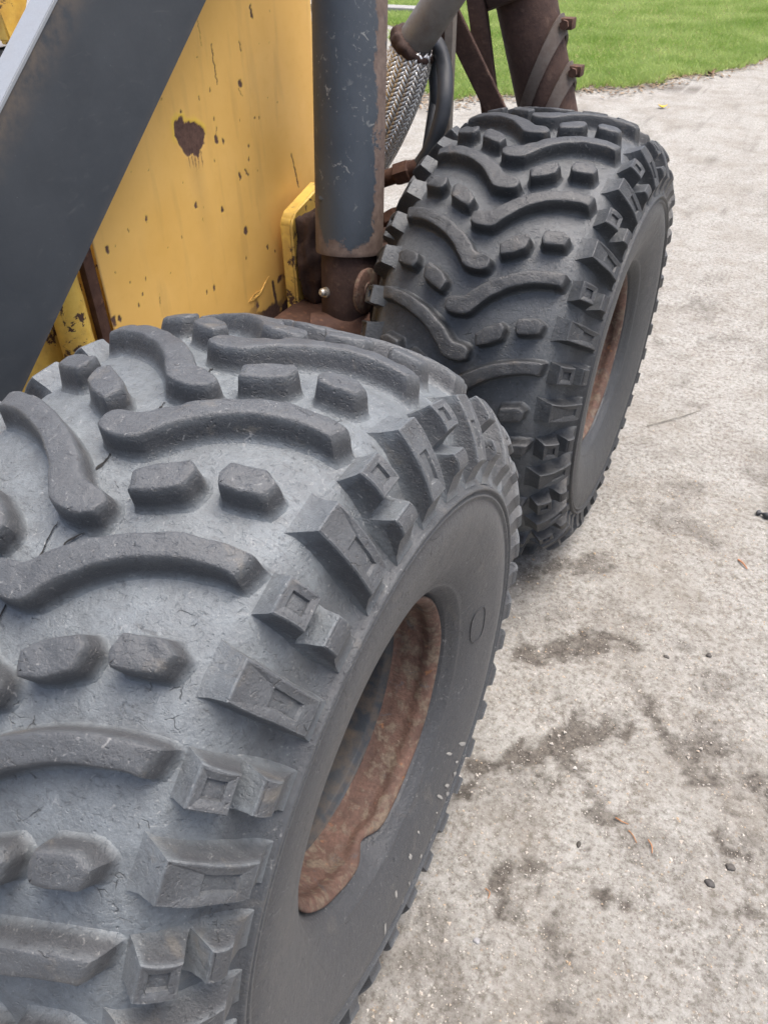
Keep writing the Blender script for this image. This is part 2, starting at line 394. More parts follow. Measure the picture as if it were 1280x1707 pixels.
# loose grit pressed into the yard (nobody could count it)
def grit_mesh():
    N = 30000
    x = np.concatenate([rng.uniform(.05, .95, N * 2 // 3), rng.uniform(-.2, 1.4, N - N * 2 // 3)])
    y = np.concatenate([rng.uniform(-.35, 1.5, N * 2 // 3) , rng.uniform(1., 4.2, N - N * 2 // 3)])
    r = np.clip(rng.lognormal(math.log(.0011), .55, N), .0005, .0048)
    z = ground_h(x, y)
    base = np.array([[1, 0, 0], [-.5, .87, 0], [-.5, -.87, 0], [.1, .05, .75], [.3, -.5, .5], [-.5, .3, .45]])
    fa = np.array([[0, 1, 3], [1, 5, 3], [1, 2, 5], [2, 4, 3], [2, 3, 5], [2, 0, 4], [0, 3, 4]])
    ang = rng.uniform(0, 6.28, N); ca, sa = np.cos(ang), np.sin(ang)
    B = base[None] * (1 + rng.uniform(-.3, .3, (N, 6, 3)))
    V = np.stack([B[..., 0] * ca[:, None] - B[..., 1] * sa[:, None], B[..., 0] * sa[:, None] + B[..., 1] * ca[:, None], B[..., 2] - .15], -1) * r[:, None, None]
    V[..., 0] += x[:, None]; V[..., 1] += y[:, None]; V[..., 2] += z[:, None]
    F = (fa[None] + (np.arange(N) * 6)[:, None, None]).reshape(-1, 3)
    t = NT('grit_stones'); c = t.voro(90, out='Color'); sp = t.n.new('ShaderNodeSeparateColor'); t.link(c, sp.inputs[0])
    cr = t.n.new('ShaderNodeValToRGB'); t.link(sp.outputs[0], cr.inputs[0])
    e = cr.color_ramp.elements; e[0].position = 0; e[0].color = (.16, .145, .13, 1); e[1].position = 1; e[1].color = (.46, .45, .43, 1)
    q = e.new(.35); q.color = (.36, .335, .30, 1); q = e.new(.7); q.color = (.46, .435, .40, 1); q = e.new(.9); q.color = (.40, .30, .20, 1)
    m = t.out(cr.outputs[0], .85, 0, None, .25)
    return mesh_obj('grit', V.reshape(-1, 3), F.tolist(), m, smooth=False)
tag(grit_mesh(), 'fine loose grit and sand grains scattered over the yard', kind='stuff')

# ------------------------------------------------------------------ lawn beyond the yard
EDGE = [(-9, 16), (-3.811, 8.6), (-2.95, 6.6), (-2.25, 5.85), (-1.809, 6.3), (-1.365, 6.86), (-0.76, 7.30), (-0.465, 7.9), (-0.048, 8.85), (1.6, 12.5), (4, 17)]
ex = np.array([p[0] for p in EDGE]); ey = np.array([p[1] for p in EDGE])
def lawn_edge(x): return np.interp(x, ex, ey)
def lawn_mat():
    t = NT('lawn_soil'); n1 = t.noise(3, 5); n2 = t.noise(60, 5, .7)
    c = t.mix(t.ramp(n1, .3, .7), (.14, .18, .05), (.20, .24, .08)); c = t.mix(t.ramp(n2, .4, .7), c, (.10, .085, .045))
    return t.out(c, .95, 0, t.bump(n2, .8, .02), .1)
lx = np.concatenate([np.linspace(-60, -10, 20)[:-1], np.linspace(-10, 4, 140)]); fr = np.concatenate([np.linspace(0, .06, 30)[:-1], np.linspace(.06, 1, 25)])
LX = np.repeat(lx[None], len(fr), 0); e0 = np.where(lx < -9, 16, lawn_edge(lx)) + (vnoise(lx * 5 + 60, lx * 0, 9) - .5) * .5
LY = e0[None] + fr[:, None] * 110
LZ = ground_h(LX, LY) + np.minimum(fr[:, None] * 8, .02) + .004 + (vnoise(LX * 2 + 90, LY * 2, 4) - .5) * .02 * np.minimum(fr[:, None] * 20, 1)
co = np.stack([LX, LY, LZ], -1).reshape(-1, 3); nx = len(lx)
F = [(r * nx + c, r * nx + c + 1, (r + 1) * nx + c + 1, (r + 1) * nx + c) for r in range(len(fr) - 1) for c in range(nx - 1)]
lawn = mesh_obj('lawn', co, F, lawn_mat()); tag(lawn, 'green lawn beyond the edge of the gravel yard', kind='structure')
def grass_blades():
    N = 150000
    x = rng.uniform(-7.5, 1.6, N * 2); dy = rng.uniform(0, 1, N * 2) ** 1.7 * 9.5
    y = lawn_edge(x) + (vnoise(x * 5 + 60, x * 0, 9) - .5) * .5 + dy - .22
    # keep what the yard's corner looks out on, thinner towards the edge
    keep = (vnoise(x * 3 + 70, y * 3 + 20, 15) + np.clip(dy * .7, 0, .36) > .50) & (rng.uniform(0, 1, N * 2) < np.clip(.30 + dy * .9, 0, 1))
    x, y = x[keep][:N], y[keep][:N]; N = len(x)
    h = rng.uniform(.025, .07, N) * (.7 + .7 * vnoise(x * 2 + 40, y * 2 + 40, 17)); wd = rng.uniform(.0026, .0052, N)
    a = rng.uniform(0, 6.28, N); ln = rng.uniform(.25, 1.1, N) * h; b = rng.uniform(0, 6.28, N); z = ground_h(x, y) + .012
    dx, dyv = np.cos(a) * wd, np.sin(a) * wd; bx, by = np.cos(b) * ln, np.sin(b) * ln
    V = np.stack([np.stack([x - dx, y - dyv, z], -1), np.stack([x + dx, y + dyv, z], -1),
                  np.stack([x + dx * .7 + bx * .4, y + dyv * .7 + by * .4, z + h * .65], -1), np.stack([x + bx, y + by, z + h], -1)], 1).reshape(-1, 3)
    i = np.arange(N) * 4
    F = np.concatenate([np.stack([i, i + 1, i + 2], 1), np.stack([i, i + 2, i + 3], 1)])
    t = NT('grass_blades'); n1 = t.noise(1.6, 4); n2 = t.noise(40, 3)
    c = t.mix(t.ramp(n1, .32, .68), (.23, .36, .07), (.46, .56, .20)); c = t.mix(t.ramp(n2, .5, .75, 0, .6), c, (.50, .50, .24))
    t.out(c, .55, 0, None, .3)
    tr = t.n.new('ShaderNodeBsdfTranslucent'); t.link(c, tr.inputs[0]); ms = t.n.new('ShaderNodeMixShader'); ms.inputs[0].default_value = .35
    o = t.n['Material Output']; t.link(t.b.outputs[0], ms.inputs[1]); t.link(tr.outputs[0], ms.inputs[2]); t.link(ms.outputs[0], o.inputs[0])
    return mesh_obj('grass', V, F.tolist(), t.m, smooth=False)
tag(grass_blades(), 'short bright green grass growing over the lawn', kind='stuff')

def litter():
    N = 2600
    x = rng.uniform(-3.2, 1.2, N); y = lawn_edge(x) + rng.normal(-.10, .22, N); s_ = rng.uniform(.008, .026, N); a = rng.uniform(0, 6.28, N); z = ground_h(x, y) + .008
    q = np.array([[-1, -.35, 0], [0, -.5, .25], [1, 0, .1], [0, .5, .3], [-.9, .3, .05]])
    ca, sa = np.cos(a)[:, None], np.sin(a)[:, None]
    V = np.stack([(q[:, 0] * ca - q[:, 1] * sa) * s_[:, None] + x[:, None], (q[:, 0] * sa + q[:, 1] * ca) * s_[:, None] + y[:, None], q[:, 2] * s_[:, None] + z[:, None]], -1).reshape(-1, 3)
    i = np.arange(N) * 5; F = np.concatenate([np.stack([i, i + 1, i + 3], 1), np.stack([i + 1, i + 2, i + 3], 1), np.stack([i, i + 3, i + 4], 1)])
    t = NT('leaf_litter'); n1 = t.noise(25, 3); c = t.mix(t.ramp(n1, .35, .65), (.10, .065, .04), (.26, .19, .12))
    return mesh_obj('leaf_litter', V, F.tolist(), t.out(c, .85, 0, None, .2), smooth=False)
tag(litter(), 'thin scatter of brown leaf scraps along the lawn edge', kind='stuff')

# ------------------------------------------------------------------ the machine
machine = empty('work_machine', (-1.2 * S, 1.2 * S, 0))
tag(machine, 'old yellow work machine with two chunky tyres, charcoal boom arm and rusty hydraulics', 'machine')
machine_inv = Matrix.Translation(-machine.location)
def adopt(o):
    o.parent = machine; o.matrix_parent_inverse = machine_inv; return o

# ---- tyre profile (x, r), outer half, from the crown to the bead
PROF = [(0, .984), (.06, .984), (.12, .983), (.18, .980), (.24, .972), (.30, .958), (.335, .946), (.362, .930), (.386, .905), (.408, .872), (.428, .832), (.446, .797),
        (.462, .771), (.474, .757), (.480, .7525), (.4865, .7512), (.4925, .7485), (.4935, .7430), (.4885, .7390), (.4825, .7360), (.4830, .7310), (.4905, .7290), (.4910, .7240), (.4840, .7205),
        (.4855, .712), (.4895, .695), (.4915, .668), (.4880, .635), (.480, .60), (.471, .558), (.457, .515), (.441, .482), (.4365, .475), (.436, .471), (.4335, .466), (.418, .452), (.402, .441), (.3995, .4385), (.397, .4375), (.386, .4335), (.379, .430), (.372, .424), (.362, .418)]
def carcass_r(x):
    xs = [p[0] for p in PROF[:14]]; rs = [p[1] for p in PROF[:14]]
    return float(np.interp(abs(x), xs, rs))
PIT = 2 * math.pi / 19
HL = .060
def pt(x, t, r): return Vector((x * S, r * math.cos(t) * S, r * math.sin(t) * S))

def resample(pts, n):
    P = np.array(pts, float); d = np.r_[0, np.cumsum(np.hypot(*np.diff(P, axis=0).T))]
    q = np.linspace(0, d[-1], n); return np.stack([np.interp(q, d, P[:, 0]), np.interp(q, d, P[:, 1])], 1)
def corner_resample(pts, n):
    """n points along the line that keep every corner"""
    P = np.array(pts, float); L = np.hypot(*np.diff(P, axis=0).T); m = len(L)
    cnt = np.maximum(1, np.floor(L / L.sum() * (n - 1)).astype(int))
    while cnt.sum() < n - 1: cnt[np.argmax(L / cnt)] += 1
    while cnt.sum() > n - 1: cnt[np.argmin(np.where(cnt > 1, L / cnt, 9))] -= 1
    out = [P[0]]
    for i in range(m):
        for k in range(1, cnt[i] + 1): out.append(P[i] + (P[i + 1] - P[i]) * k / cnt[i])
    return np.array(out)
def chaikin(P, it=1):
    P = np.array(P, float)
    for _ in range(it):
        a = P[:-1] * .75 + P[1:] * .25; b = P[:-1] * .25 + P[1:] * .75
        m = np.empty((2 * len(a), 2)); m[0::2] = a; m[1::2] = b; P = np.vstack([P[:1], m, P[-1:]])
    return P
BAR_UP = [(-.066, 1.752), (-.058, 1.733), (-.012, 1.727), (.006, 1.724), (.035, 1.692), (.075, 1.661), (.12, 1.635), (.17, 1.610), (.23, 1.588), (.30, 1.573), (.330, 1.571), (.352, 1.571)]
BAR_LO = [(-.062, 1.776), (-.040, 1.790), (.030, 1.788), (.054, 1.757), (.094, 1.713), (.144, 1.676), (.198, 1.649), (.25, 1.631), (.30, 1.619), (.322, 1.617), (.340, 1.620)]
B1_UP = [(.080, 1.848), (.108, 1.821), (.166, 1.790)]
B1_LO = [(.095, 1.886), (.138, 1.871), (.180, 1.846), (.185, 1.806)]
B2_UP = [(.222, 1.796), (.228, 1.765), (.292, 1.750)]
B2_LO = [(.236, 1.818), (.272, 1.812), (.309, 1.803), (.318, 1.766)]
RINGS = [(.019, -.10), (.0110, .03), (.0072, .14), (.0048, .36), (.0028, .65), (.0010, .90), (-.0008, .972), (-.0035, .999), (-.0120, 1.0)]
def lug_mesh(name, up, lo, mirror, seed, n, mats, round_=1.0, soft=0, wear=0.):
    if n > 20: up, lo = chaikin(up, 1), chaikin(lo, 1)
    up = corner_resample(up, n); lo = corner_resample(lo, n)
    m = 4
    capR = [up[-1] * (1 - k / (m + 1)) + lo[-1] * k / (m + 1) for k in range(1, m + 1)]
    capL = [lo[0] * (1 - k / (m + 1)) + up[0] * k / (m + 1) for k in range(1, m + 1)]
    loop = np.array(list(up) + capR + list(lo[::-1]) + capL); N = len(loop)
    for _ in range(1 + soft): loop = .64 * loop + .18 * (np.roll(loop, 1, 0) + np.roll(loop, -1, 0))
    tan = np.roll(loop, -1, 0) - np.roll(loop, 1, 0); tan /= np.linalg.norm(tan, axis=1)[:, None] + 1e-9
    nor = np.stack([-tan[:, 1], tan[:, 0]], 1)
    if np.sum((loop - loop.mean(0)) * nor) < 0: nor = -nor
    V = []; dust = []; brown = []; F = []
    so = Vector((seed * 13.1, seed * 7.7, seed * 3.3))
    def put(x, t, hf, ring):
        q = pt(x, t, carcass_r(x) + HL * hf)
        c = q + so
        if hf > .1:
            a = noise.noise(c * 22) * .0014 + noise.noise(c * 70) * .0008
            chip = max(0, noise.noise(c * 48 + Vector((5, 5, 5))) - .16) * (.003 + .004 * wear) if hf > .7 else 0
            k = min(1, hf * 1.4)
            q = q + Vector((0, math.cos(t), math.sin(t))) * (a * k - chip)
            q.x += noise.noise(c * 45 + Vector((9, 2, 1))) * .0016 * k; q.y += noise.noise(c * 45 + Vector((2, 9, 1))) * .0012 * k
        if mirror: q = rot_x(Vector((-q.x, q.y, q.z)), .495 * PIT)
        V.append(q)
        dust.append(1.0 if hf < .1 else (.62 if hf < .25 else (.15 if hf < .8 else (.40 if hf < .97 else .29)))); brown.append(0.1 if hf < .3 else (1.0 if hf < .9 else .85))
    for off, hf in RINGS:
        o = off * (round_ if off < 0 else 1) - wear * .0055 * max(0, hf - .3) ** 2
        for k in range(N): put(loop[k, 0] + nor[k, 0] * o, loop[k, 1] + nor[k, 1] * o, hf, off)
    nr = len(RINGS)
    for r in range(nr - 1):
        for k in range(N):
            a = r * N + k; b = r * N + (k + 1) % N; F.append((a, b, b + N, a + N))
    base = (nr - 1) * N
    top = loop + nor * (RINGS[-1][0] * round_ - wear * .0027)
    # ladder across the top with two inner rows
    rows = [[base + i for i in range(n)]]
    for f in (1 / 3, 2 / 3):
        row = []
        for i in range(n):
            j = n + m + (n - 1 - i); q = top[i] * (1 - f) + top[j] * f
            row.append(len(V)); put(q[0], q[1], 1.004, 0)
        rows.append(row)
    rows.append([base + n + m + (n - 1 - i) for i in range(n)])
    for a, b in zip(rows, rows[1:]):
        for i in range(n - 1): F.append((a[i], b[i], b[i + 1], a[i + 1]))
    F.append([base + n - 1] + [rows[1][-1], rows[2][-1]] + [base + n + m] + [base + n + k for k in range(m - 1, -1, -1)])
    F.append([base + n + m + n - 1] + [rows[2][0], rows[1][0]] + [base] + [base + N - 1 - k for k in range(m)])
    return finish_lug(name, V, F, dust, brown, mats, 40)
def rot_x(v, a):
    c, s = math.cos(a), math.sin(a); return Vector((v.x, v.y * c - v.z * s, v.y * s + v.z * c))
def finish_lug(name, V, F, dust, brown, mat, sharp):
    bm = bmesh.new()
    bm.verts.layers.float.new('dust'); bm.verts.layers.float.new('brown')
    la = bm.verts.layers.float['dust']; lb = bm.verts.layers.float['brown']
    vs_ = [bm.verts.new(v) for v in V]
    for v, d, b in zip(vs_, dust, brown): v[la] = d; v[lb] = b
    for f in F:
        try: bm.faces.new([vs_[i] for i in f])
        except ValueError: pass
    bmesh.ops.recalc_face_normals(bm, faces=bm.faces)
    c = sum((v.co for v in bm.verts), Vector()) / len(bm.verts)
    # closed only at the base: make the top face point away from the axle
    tops = sum(f.normal.dot(Vector((f.calc_center_median().x * .2, f.calc_center_median().y, f.calc_center_median().z))) * f.calc_area() for f in bm.faces)
    if tops < 0: bmesh.ops.reverse_faces(bm, faces=bm.faces)
    me = bpy.data.meshes.new(name); bm.to_mesh(me); bm.free(); me.materials.append(mat)
    me.polygons.foreach_set('use_smooth', np.ones(len(me.polygons), bool))
    if sharp: me.set_sharp_from_angle(angle=math.radians(sharp))
    return me
def shoulder_mesh(name, a, b, t0, t1, depth, fin, recess, mirror, seed, mat):
    """block on the tyre's shoulder: top face from a to b in (x, r), between angles t0 and t1"""
    a = np.array(a); b = np.array(b); L = np.linalg.norm(b - a); d = (b - a) / L; nrm = np.array([-d[1], d[0]])
    nu, nv = 7, 5; so = Vector((seed * 5.3, seed * 9.1, seed * 2.2))
    loop = [(i / (nu - 1), 0., 0, -1) for i in range(nu)] + [(1., j / (nv - 1), 1, 0) for j in range(1, nv)] + \
           [(i / (nu - 1), 1., 0, 1) for i in range(nu - 2, -1, -1)] + [(0., j / (nv - 1), -1, 0) for j in range(nv - 2, 0, -1)]
    N = len(loop); V = []; F = []; dust = []; brown = []
    bow = .010 if L > .1 else .004
    def put(u, v, dep, eu, ev, ds, br, finq=0.):
        su = -1 if u < .001 else (1 if u > .999 else 0); sv = -1 if v < .001 else (1 if v > .999 else 0)
        p = a + d * (u * L + su * eu) + nrm * (bow * 4 * u * (1 - u) - dep)
        if fin and su == 1 and finq > 0:
            p = p * (1 - finq) + np.array([.4600, .738] if finq > .99 else [.4835, .7515]) * finq
        t = t0 + (t1 - t0) * v + sv * ev
        t += .010 * (u - .5) * (1 if L > .1 else 0)
        q = pt(p[0], t, p[1]); c = q + so
        k = 1 if dep < .03 else .3
        q += Vector((noise.noise(c * 40) * .0010 * k, noise.noise(c * 44 + Vector((3, 1, 2))) * .0012 * k, noise.noise(c * 41 + Vector((7, 1, 2))) * .0012 * k))
        if mirror: q = rot_x(Vector((-q.x, q.y, q.z)), .495 * PIT)
        V.append(q); dust.append(max(ds, .8) if su < 0 and dep > .002 else ds * (.55 if dep < .02 else 1)); brown.append(br); return len(V) - 1
    rings = []
    for dep, eu, ev, ds, br, fq in ((depth * 1.25, .026, .020, 1, .1, 1.), (depth * .98, .016, .011, .8, .3, .92), (depth * .72, .009, .0055, .34, .8, .62), (.012, .0015, .0012, .22, .9, .12), (.003, .0002, .0002, .75, 1., .0), (0, -.0022, -.0022, .8, .9, 0), (0, -.0060, -.0060, .36, .9, 0)):
        rings.append([put(u, v, dep, eu, ev, ds, br, fq) for (u, v, su, sv) in loop])
    if recess:
        u0, u1, v0, v1, rd = recess
        for dep, ins in ((0.0042, 0), (rd + .002, .03)):
            row = []
            for (u, v, su, sv) in loop:
                row.append(put(u0 + ins + (u1 - u0 - 2 * ins) * u, v0 + ins + (v1 - v0 - 2 * ins) * v, dep, 0, 0, .40 if dep < .002 else .6, .8))
            rings.append(row)
    for r0, r1 in zip(rings, rings[1:]):
        for k in range(N): F.append((r0[k], r0[(k + 1) % N], r1[(k + 1) % N], r1[k]))
    last = rings[-1]
    # fill the last ring with strips across v
    U0 = [last[i] for i in range(nu)]; U1 = [last[nu + nv - 2 + (nu - 1 - i)] for i in range(nu)]
    endR = [last[nu - 1 + j] for j in range(nv)]; endL = [last[0]] + [last[N - j] for j in range(1, nv - 1)] + [U1[0]]
    for i in range(1, nu - 2): F.append((U0[i], U0[i + 1], U1[i + 1], U1[i]))
    F.append([U0[-2]] + endR + [U1[-2]]); F.append([U1[1]] + endL[::-1] + [U0[1]])
    return finish_lug(name, V, F, dust, brown, mat, 12)

def carcass_mesh(mat, dent_at, side):
    P = PROF; full = [(-x, r) for x, r in P[:0:-1]] + P
    NA = 19 * 14; V = []; F = []; dust = []; brown = []
    n = len(full)
    for k in range(NA):
        t = 2 * math.pi * k / NA
        for x, r in full:
            q = pt(x, t, r)
            if r < .47 and x > 0:
                g = math.exp(-abs(((t - dent_at + math.pi) % (2 * math.pi) - math.pi) / .11) ** 1.8) * (.47 - r) / .05; q.x -= g * .048 * S; q -= Vector((0, math.cos(t), math.sin(t))) * g * .012 * S
            if .44 < r < .70: q.x += noise.noise(q * 6) * .0022 * (1 if x > 0 else -1)
            if r > .86: q += Vector((0, math.cos(t), math.sin(t))) * noise.noise(q * 18) * .0018
            V.append(q); dust.append(1.0 if r > .86 else (.5 if r > .77 else (.24 if r > .72 else side))); brown.append(.1 if r > .86 else .40)
    for k in range(NA):
        a = k * n; b = ((k + 1) % NA) * n
        for i in range(n - 1): F.append((a + i, b + i, b + i + 1, a + i + 1))
    return finish_lug('tyre', V, F, dust, brown, mat, None)
def lathe(bm, prof, n=96, dent=None):
    rows = []
    for k in range(n):
        t = 2 * math.pi * k / n; row = []
        for i, (x, r) in enumerate(prof):
            rr, xx = r, x
            if dent: rr, xx = dent(t, i, x, r)
            row.append(bm.verts.new(pt(xx, t, rr)))
        rows.append(row)
    for k in range(n):
        a, b = rows[k], rows[(k + 1) % n]
        for i in range(len(prof) - 1): bm.faces.new((a[i], b[i], b[i + 1], a[i + 1]))
RIM = [(.372, .416), (.381, .4235), (.388, .4250), (.3925, .4215), (.3910, .4155), (.382, .4065), (.370, .3985), (.354, .3990), (.342, .4045), (.326, .4050), (.310, .3975), (.280, .3945), (.262, .3925), (.252, .3860), (.243, .3820), (.236, .373), (.228, .369), (.19, .366), (.14, .363), (.09, .358), (.06, .350)]
DISC = [(.060, .351), (.052, .335), (.055, .300), (.075, .250), (.100, .210), (.112, .170), (.112, .120), (.150, .110), (.160, .095), (.160, .0)]
def make_wheel(mat, dent_at, seed, wear):
    bm = bmesh.new(); lathe(bm, DISC)
    for k in range(6):
        a = k * math.pi / 3; c = pt(.112, a, .145); r = bmesh.ops.create_cone(bm, cap_ends=True, segments=6, radius1=.017 * S * 1.6, radius2=.015 * S * 1.6, depth=.022)
        bmesh.ops.transform(bm, matrix=Matrix.Translation(c) @ Matrix.Rotation(math.pi / 2, 4, 'Y'), verts=r['verts'])
    hub = bm_obj('wheel', bm, M_DISC)
    def dent(t, i, x, r):
        d = (t - dent_at + math.pi) % (2 * math.pi) - math.pi
        g = math.exp(-abs(d / .11) ** 1.8)
        if i < 10: r = r - g * .012 * (1 - i / 11); x = x - g * .048 * (1 - i / 11)
        q = noise.noise(Vector((x * 4, math.cos(t) * 4, math.sin(t) * 4 + seed))) * .0016
        return r + q, x + q
    bm = bmesh.new(); lathe(bm, RIM[:14], 160, dent); bm_obj('rim', bm, M_RUSTR, hub, sharp=None)
    bm = bmesh.new(); lathe(bm, RIM[13:], 120); bm_obj('rim_barrel', bm, M_DISC, hub, sharp=None)
    ty = bpy.data.objects.new('tyre', carcass_mesh(mat, dent_at, .13 if seed == 1 else .42)); COL.objects.link(ty); ty.parent = hub
    def spread(name, variants, order):
        for k in range(19):
            o = bpy.data.objects.new(name, variants[order[k % len(order)] % len(variants)]); COL.objects.link(o)
            o.parent = hub; o.rotation_euler = (k * PIT, 0, 0)
    sq = [(7 * k + seed) % 3 for k in range(19)]
    for mir in (False, True):
        s0 = seed * 10 + (100 if mir else 0)
        spread('tread_bar', [lug_mesh('tread_bar', BAR_UP, BAR_LO, mir, s0 + i, 40, mat, 1.0, 0, wear) for i in range(3)], sq)
        spread('tread_block', [lug_mesh('tread_block', B1_UP, B1_LO, mir, s0 + 20 + i, 16, mat, 1.0, 0, wear) for i in range(3)], sq)
        spread('tread_block', [lug_mesh('tread_block', B2_UP, B2_LO, mir, s0 + 30 + i, 16, mat, 1.0, 0, wear) for i in range(3)], sq)
        spread('shoulder_lug', [shoulder_mesh('shoulder_lug', (.409, .960), (.4975, .8215), 1.729, 1.806, .060, True, (.40, .82, .27, .73, .009), mir, s0 + 40 + i, mat) for i in range(2)], sq)
        spread('shoulder_lug', [shoulder_mesh('shoulder_lug', (.4105, .962), (.458, .916), 1.900, 1.972, .066, False, (.24, .76, .26, .74, .010), mir, s0 + 50 + i, mat) for i in range(2)], sq)
        spread('shoulder_lug', [shoulder_mesh('shoulder_lug', (.4785, .868), (.497, .833), 1.901, 1.971, .052, True, None, mir, s0 + 60 + i, mat) for i in range(2)], sq)
    return hub
wheel0 = make_wheel(M_RUB0, math.radians(262), 1, .45); wheel0.location = W((0, 0, 0)); adopt(wheel0)
wheel0['label'] = 'nearest wheel with pale grey dusty tyre and rusty rim'
wheel1 = make_wheel(M_RUB1, math.radians(200), 2, .05); wheel1.location = W((-.0151, 2.4158, 0)); wheel1.rotation_euler = (.16256, 0, math.radians(-.62)); adopt(wheel1)
wheel1['label'] = 'farther wheel with darker black tyre beside the hydraulic tube'

# mud splashes low on the near sidewall
def sidewall_x(r):
    i = 24; xs = [p[1] for p in PROF[i:]][::-1]; return float(np.interp(r, xs, [p[0] for p in PROF[i:]][::-1]))
MUD = [(-78.5, .555), (-86, .574), (-53.6, .64), (-61, .63), (-51.4, .56), (-65, .605), (-69.4, .63), (-48, .64), (-97, .603), (-104.9, .65), (-73, .66), (-57, .67), (-82, .65), (-90, .66), (-76, .69), (-63, .68), (-94, .69)]
bm = bmesh.new()
for k, (da, r) in enumerate(MUD):
    t0 = math.radians(da)
    c = Vector((0, 0)); n = 11; s = random.uniform(.004, .012); el = random.uniform(1.3, 3.4); ring = []
    for j in range(n):
        an = 2 * math.pi * j / n; q = s * (.7 + .5 * random.random()); ring.append((r + q * math.cos(an) * el, t0 + q * math.sin(an) * .8 / r))
    cen = bm.verts.new(pt(sidewall_x(r) + .0035, t0, r)); vs_ = [bm.verts.new(pt(sidewall_x(a) + .0012, b, a)) for a, b in ring]
    for j in range(n): bm.faces.new((cen, vs_[j], vs_[(j + 1) % n]))
bm_obj('mud_splash', bm, M_MUD, wheel0, sharp=None)['kind'] = 'stuff'

# worn moulded ovals on the near sidewall
bm = bmesh.new()
for rc, tc, hr, ht in ((.545, -.02, .034, .13), (.56, .46, .022, .07)):
    loop = []
    for k in range(41):
        a = 2 * math.pi * k / 40; e = .75
        rr = rc + hr * math.copysign(abs(math.cos(a)) ** e, math.cos(a)); tt = tc + ht * math.copysign(abs(math.sin(a)) ** e, math.sin(a))
        loop.append(pt(sidewall_x(rr) + .0004, tt, rr))
    add_tube(bm, loop, .0007, 6)
bm_obj('embossed_mark', bm, M_RUB0, wheel0, sharp=None)
# cracks at the near tyre's bar roots: flat strips, shade of their depth painted in
def crack(hub, pts, wd, h=0.002):
    P = resample(pts, 14); bm = bmesh.new(); L = []; R = []
    for i, (x, t) in enumerate(P):
        j = random.uniform(-1, 1) * .004; ww = wd * math.sin(math.pi * (i + .6) / 14.2) ** .6 * random.uniform(.6, 1.2)
        x += j * .6; t += j * .5
        L.append(bm.verts.new(pt(x - ww, t - ww, carcass_r(x) + h))); R.append(bm.verts.new(pt(x + ww, t + ww, carcass_r(x) + h)))
    for i in range(13): bm.faces.new((L[i], R[i], R[i + 1], L[i + 1]))
    return bm_obj('crack', bm, M_CRACK, hub, sharp=None)
for k in (-1, 0, 1):
    b = k * PIT
    crack(wheel0, [(-.040, 1.785 + b), (-.034, 1.823 + b), (-.041, 1.85 + b), (-.038, 1.880 + b)], .0030, .004)
    crack(wheel0, [(-.036, 1.628 + b), (-.031, 1.67 + b), (-.024, 1.69 + b), (-.030, 1.720 + b)], .0026, .004)
    crack(wheel0, [(.03, 1.965 + b), (.012, 1.985 + b), (.0, 2.02 + b)], .0020, .004)

# ---- boom arm beside the near tyre: charcoal side, top strip with the sky's reflection put into its colour
BD = Vector((0, .7905, .6125)); BN = Vector((0, -.6125, .7905))
b0 = Vector((-1.0, .399, .635)); TH = .455
def beam_pt(x, along, up): return W(Vector((x, b0.y, b0.z)) + BD * along + BN * up)
na, nu = 120, 30; V = []; edge = []
for i in range(na):
    for j in range(nu):
        u = TH * j / (nu - 1); V.append(beam_pt(-1.0, -1.1 + 3.6 * i / (na - 1), u)); edge.append(max(0, 1 - (TH - u) / .10) + max(0, 1 - u / .02) * .35)
F = [(i * nu + j, (i + 1) * nu + j, (i + 1) * nu + j + 1, i * nu + j + 1) for i in range(na - 1) for j in range(nu - 1)]
k = len(V)
c8 = [beam_pt(x, a, u) for a in (-1.1, 2.5) for x, u in ((-1.0, 0), (-1.0, TH), (-1.083, TH), (-1.083, 0))]
V += c8; edge += [0] * 8
F += [(k + 1, k + 5, k + 6, k + 2), (k + 3, k + 2, k + 6, k + 7), (k, k + 3, k + 7, k + 4), (k, k + 1, k + 2, k + 3), (k + 4, k + 7, k + 6, k + 5)]
boom = mesh_obj('boom_arm', V, F, M_BEAM, smooth=False); set_attr(boom.data, 'edge', np.clip(edge, 0, 1)); adopt(boom)
bm = bmesh.new()
add_prism(bm, [beam_pt(-.9965, -1.1, TH + .001), beam_pt(-.9965, -1.1, TH + .014), beam_pt(-1.085, -1.1, TH + .014), beam_pt(-1.085, -1.1, TH + .001)], (beam_pt(0, 2.5, 0) - beam_pt(0, -1.1, 0)))
bmesh.ops.bevel(bm, geom=list(bm.edges), offset=.0012, segments=2, affect='EDGES')
o = adopt(bm_obj('sky_sheen_strip', bm, M_SKYTOP)); o['label'] = 'bright bare steel strip along the top of the boom arm'

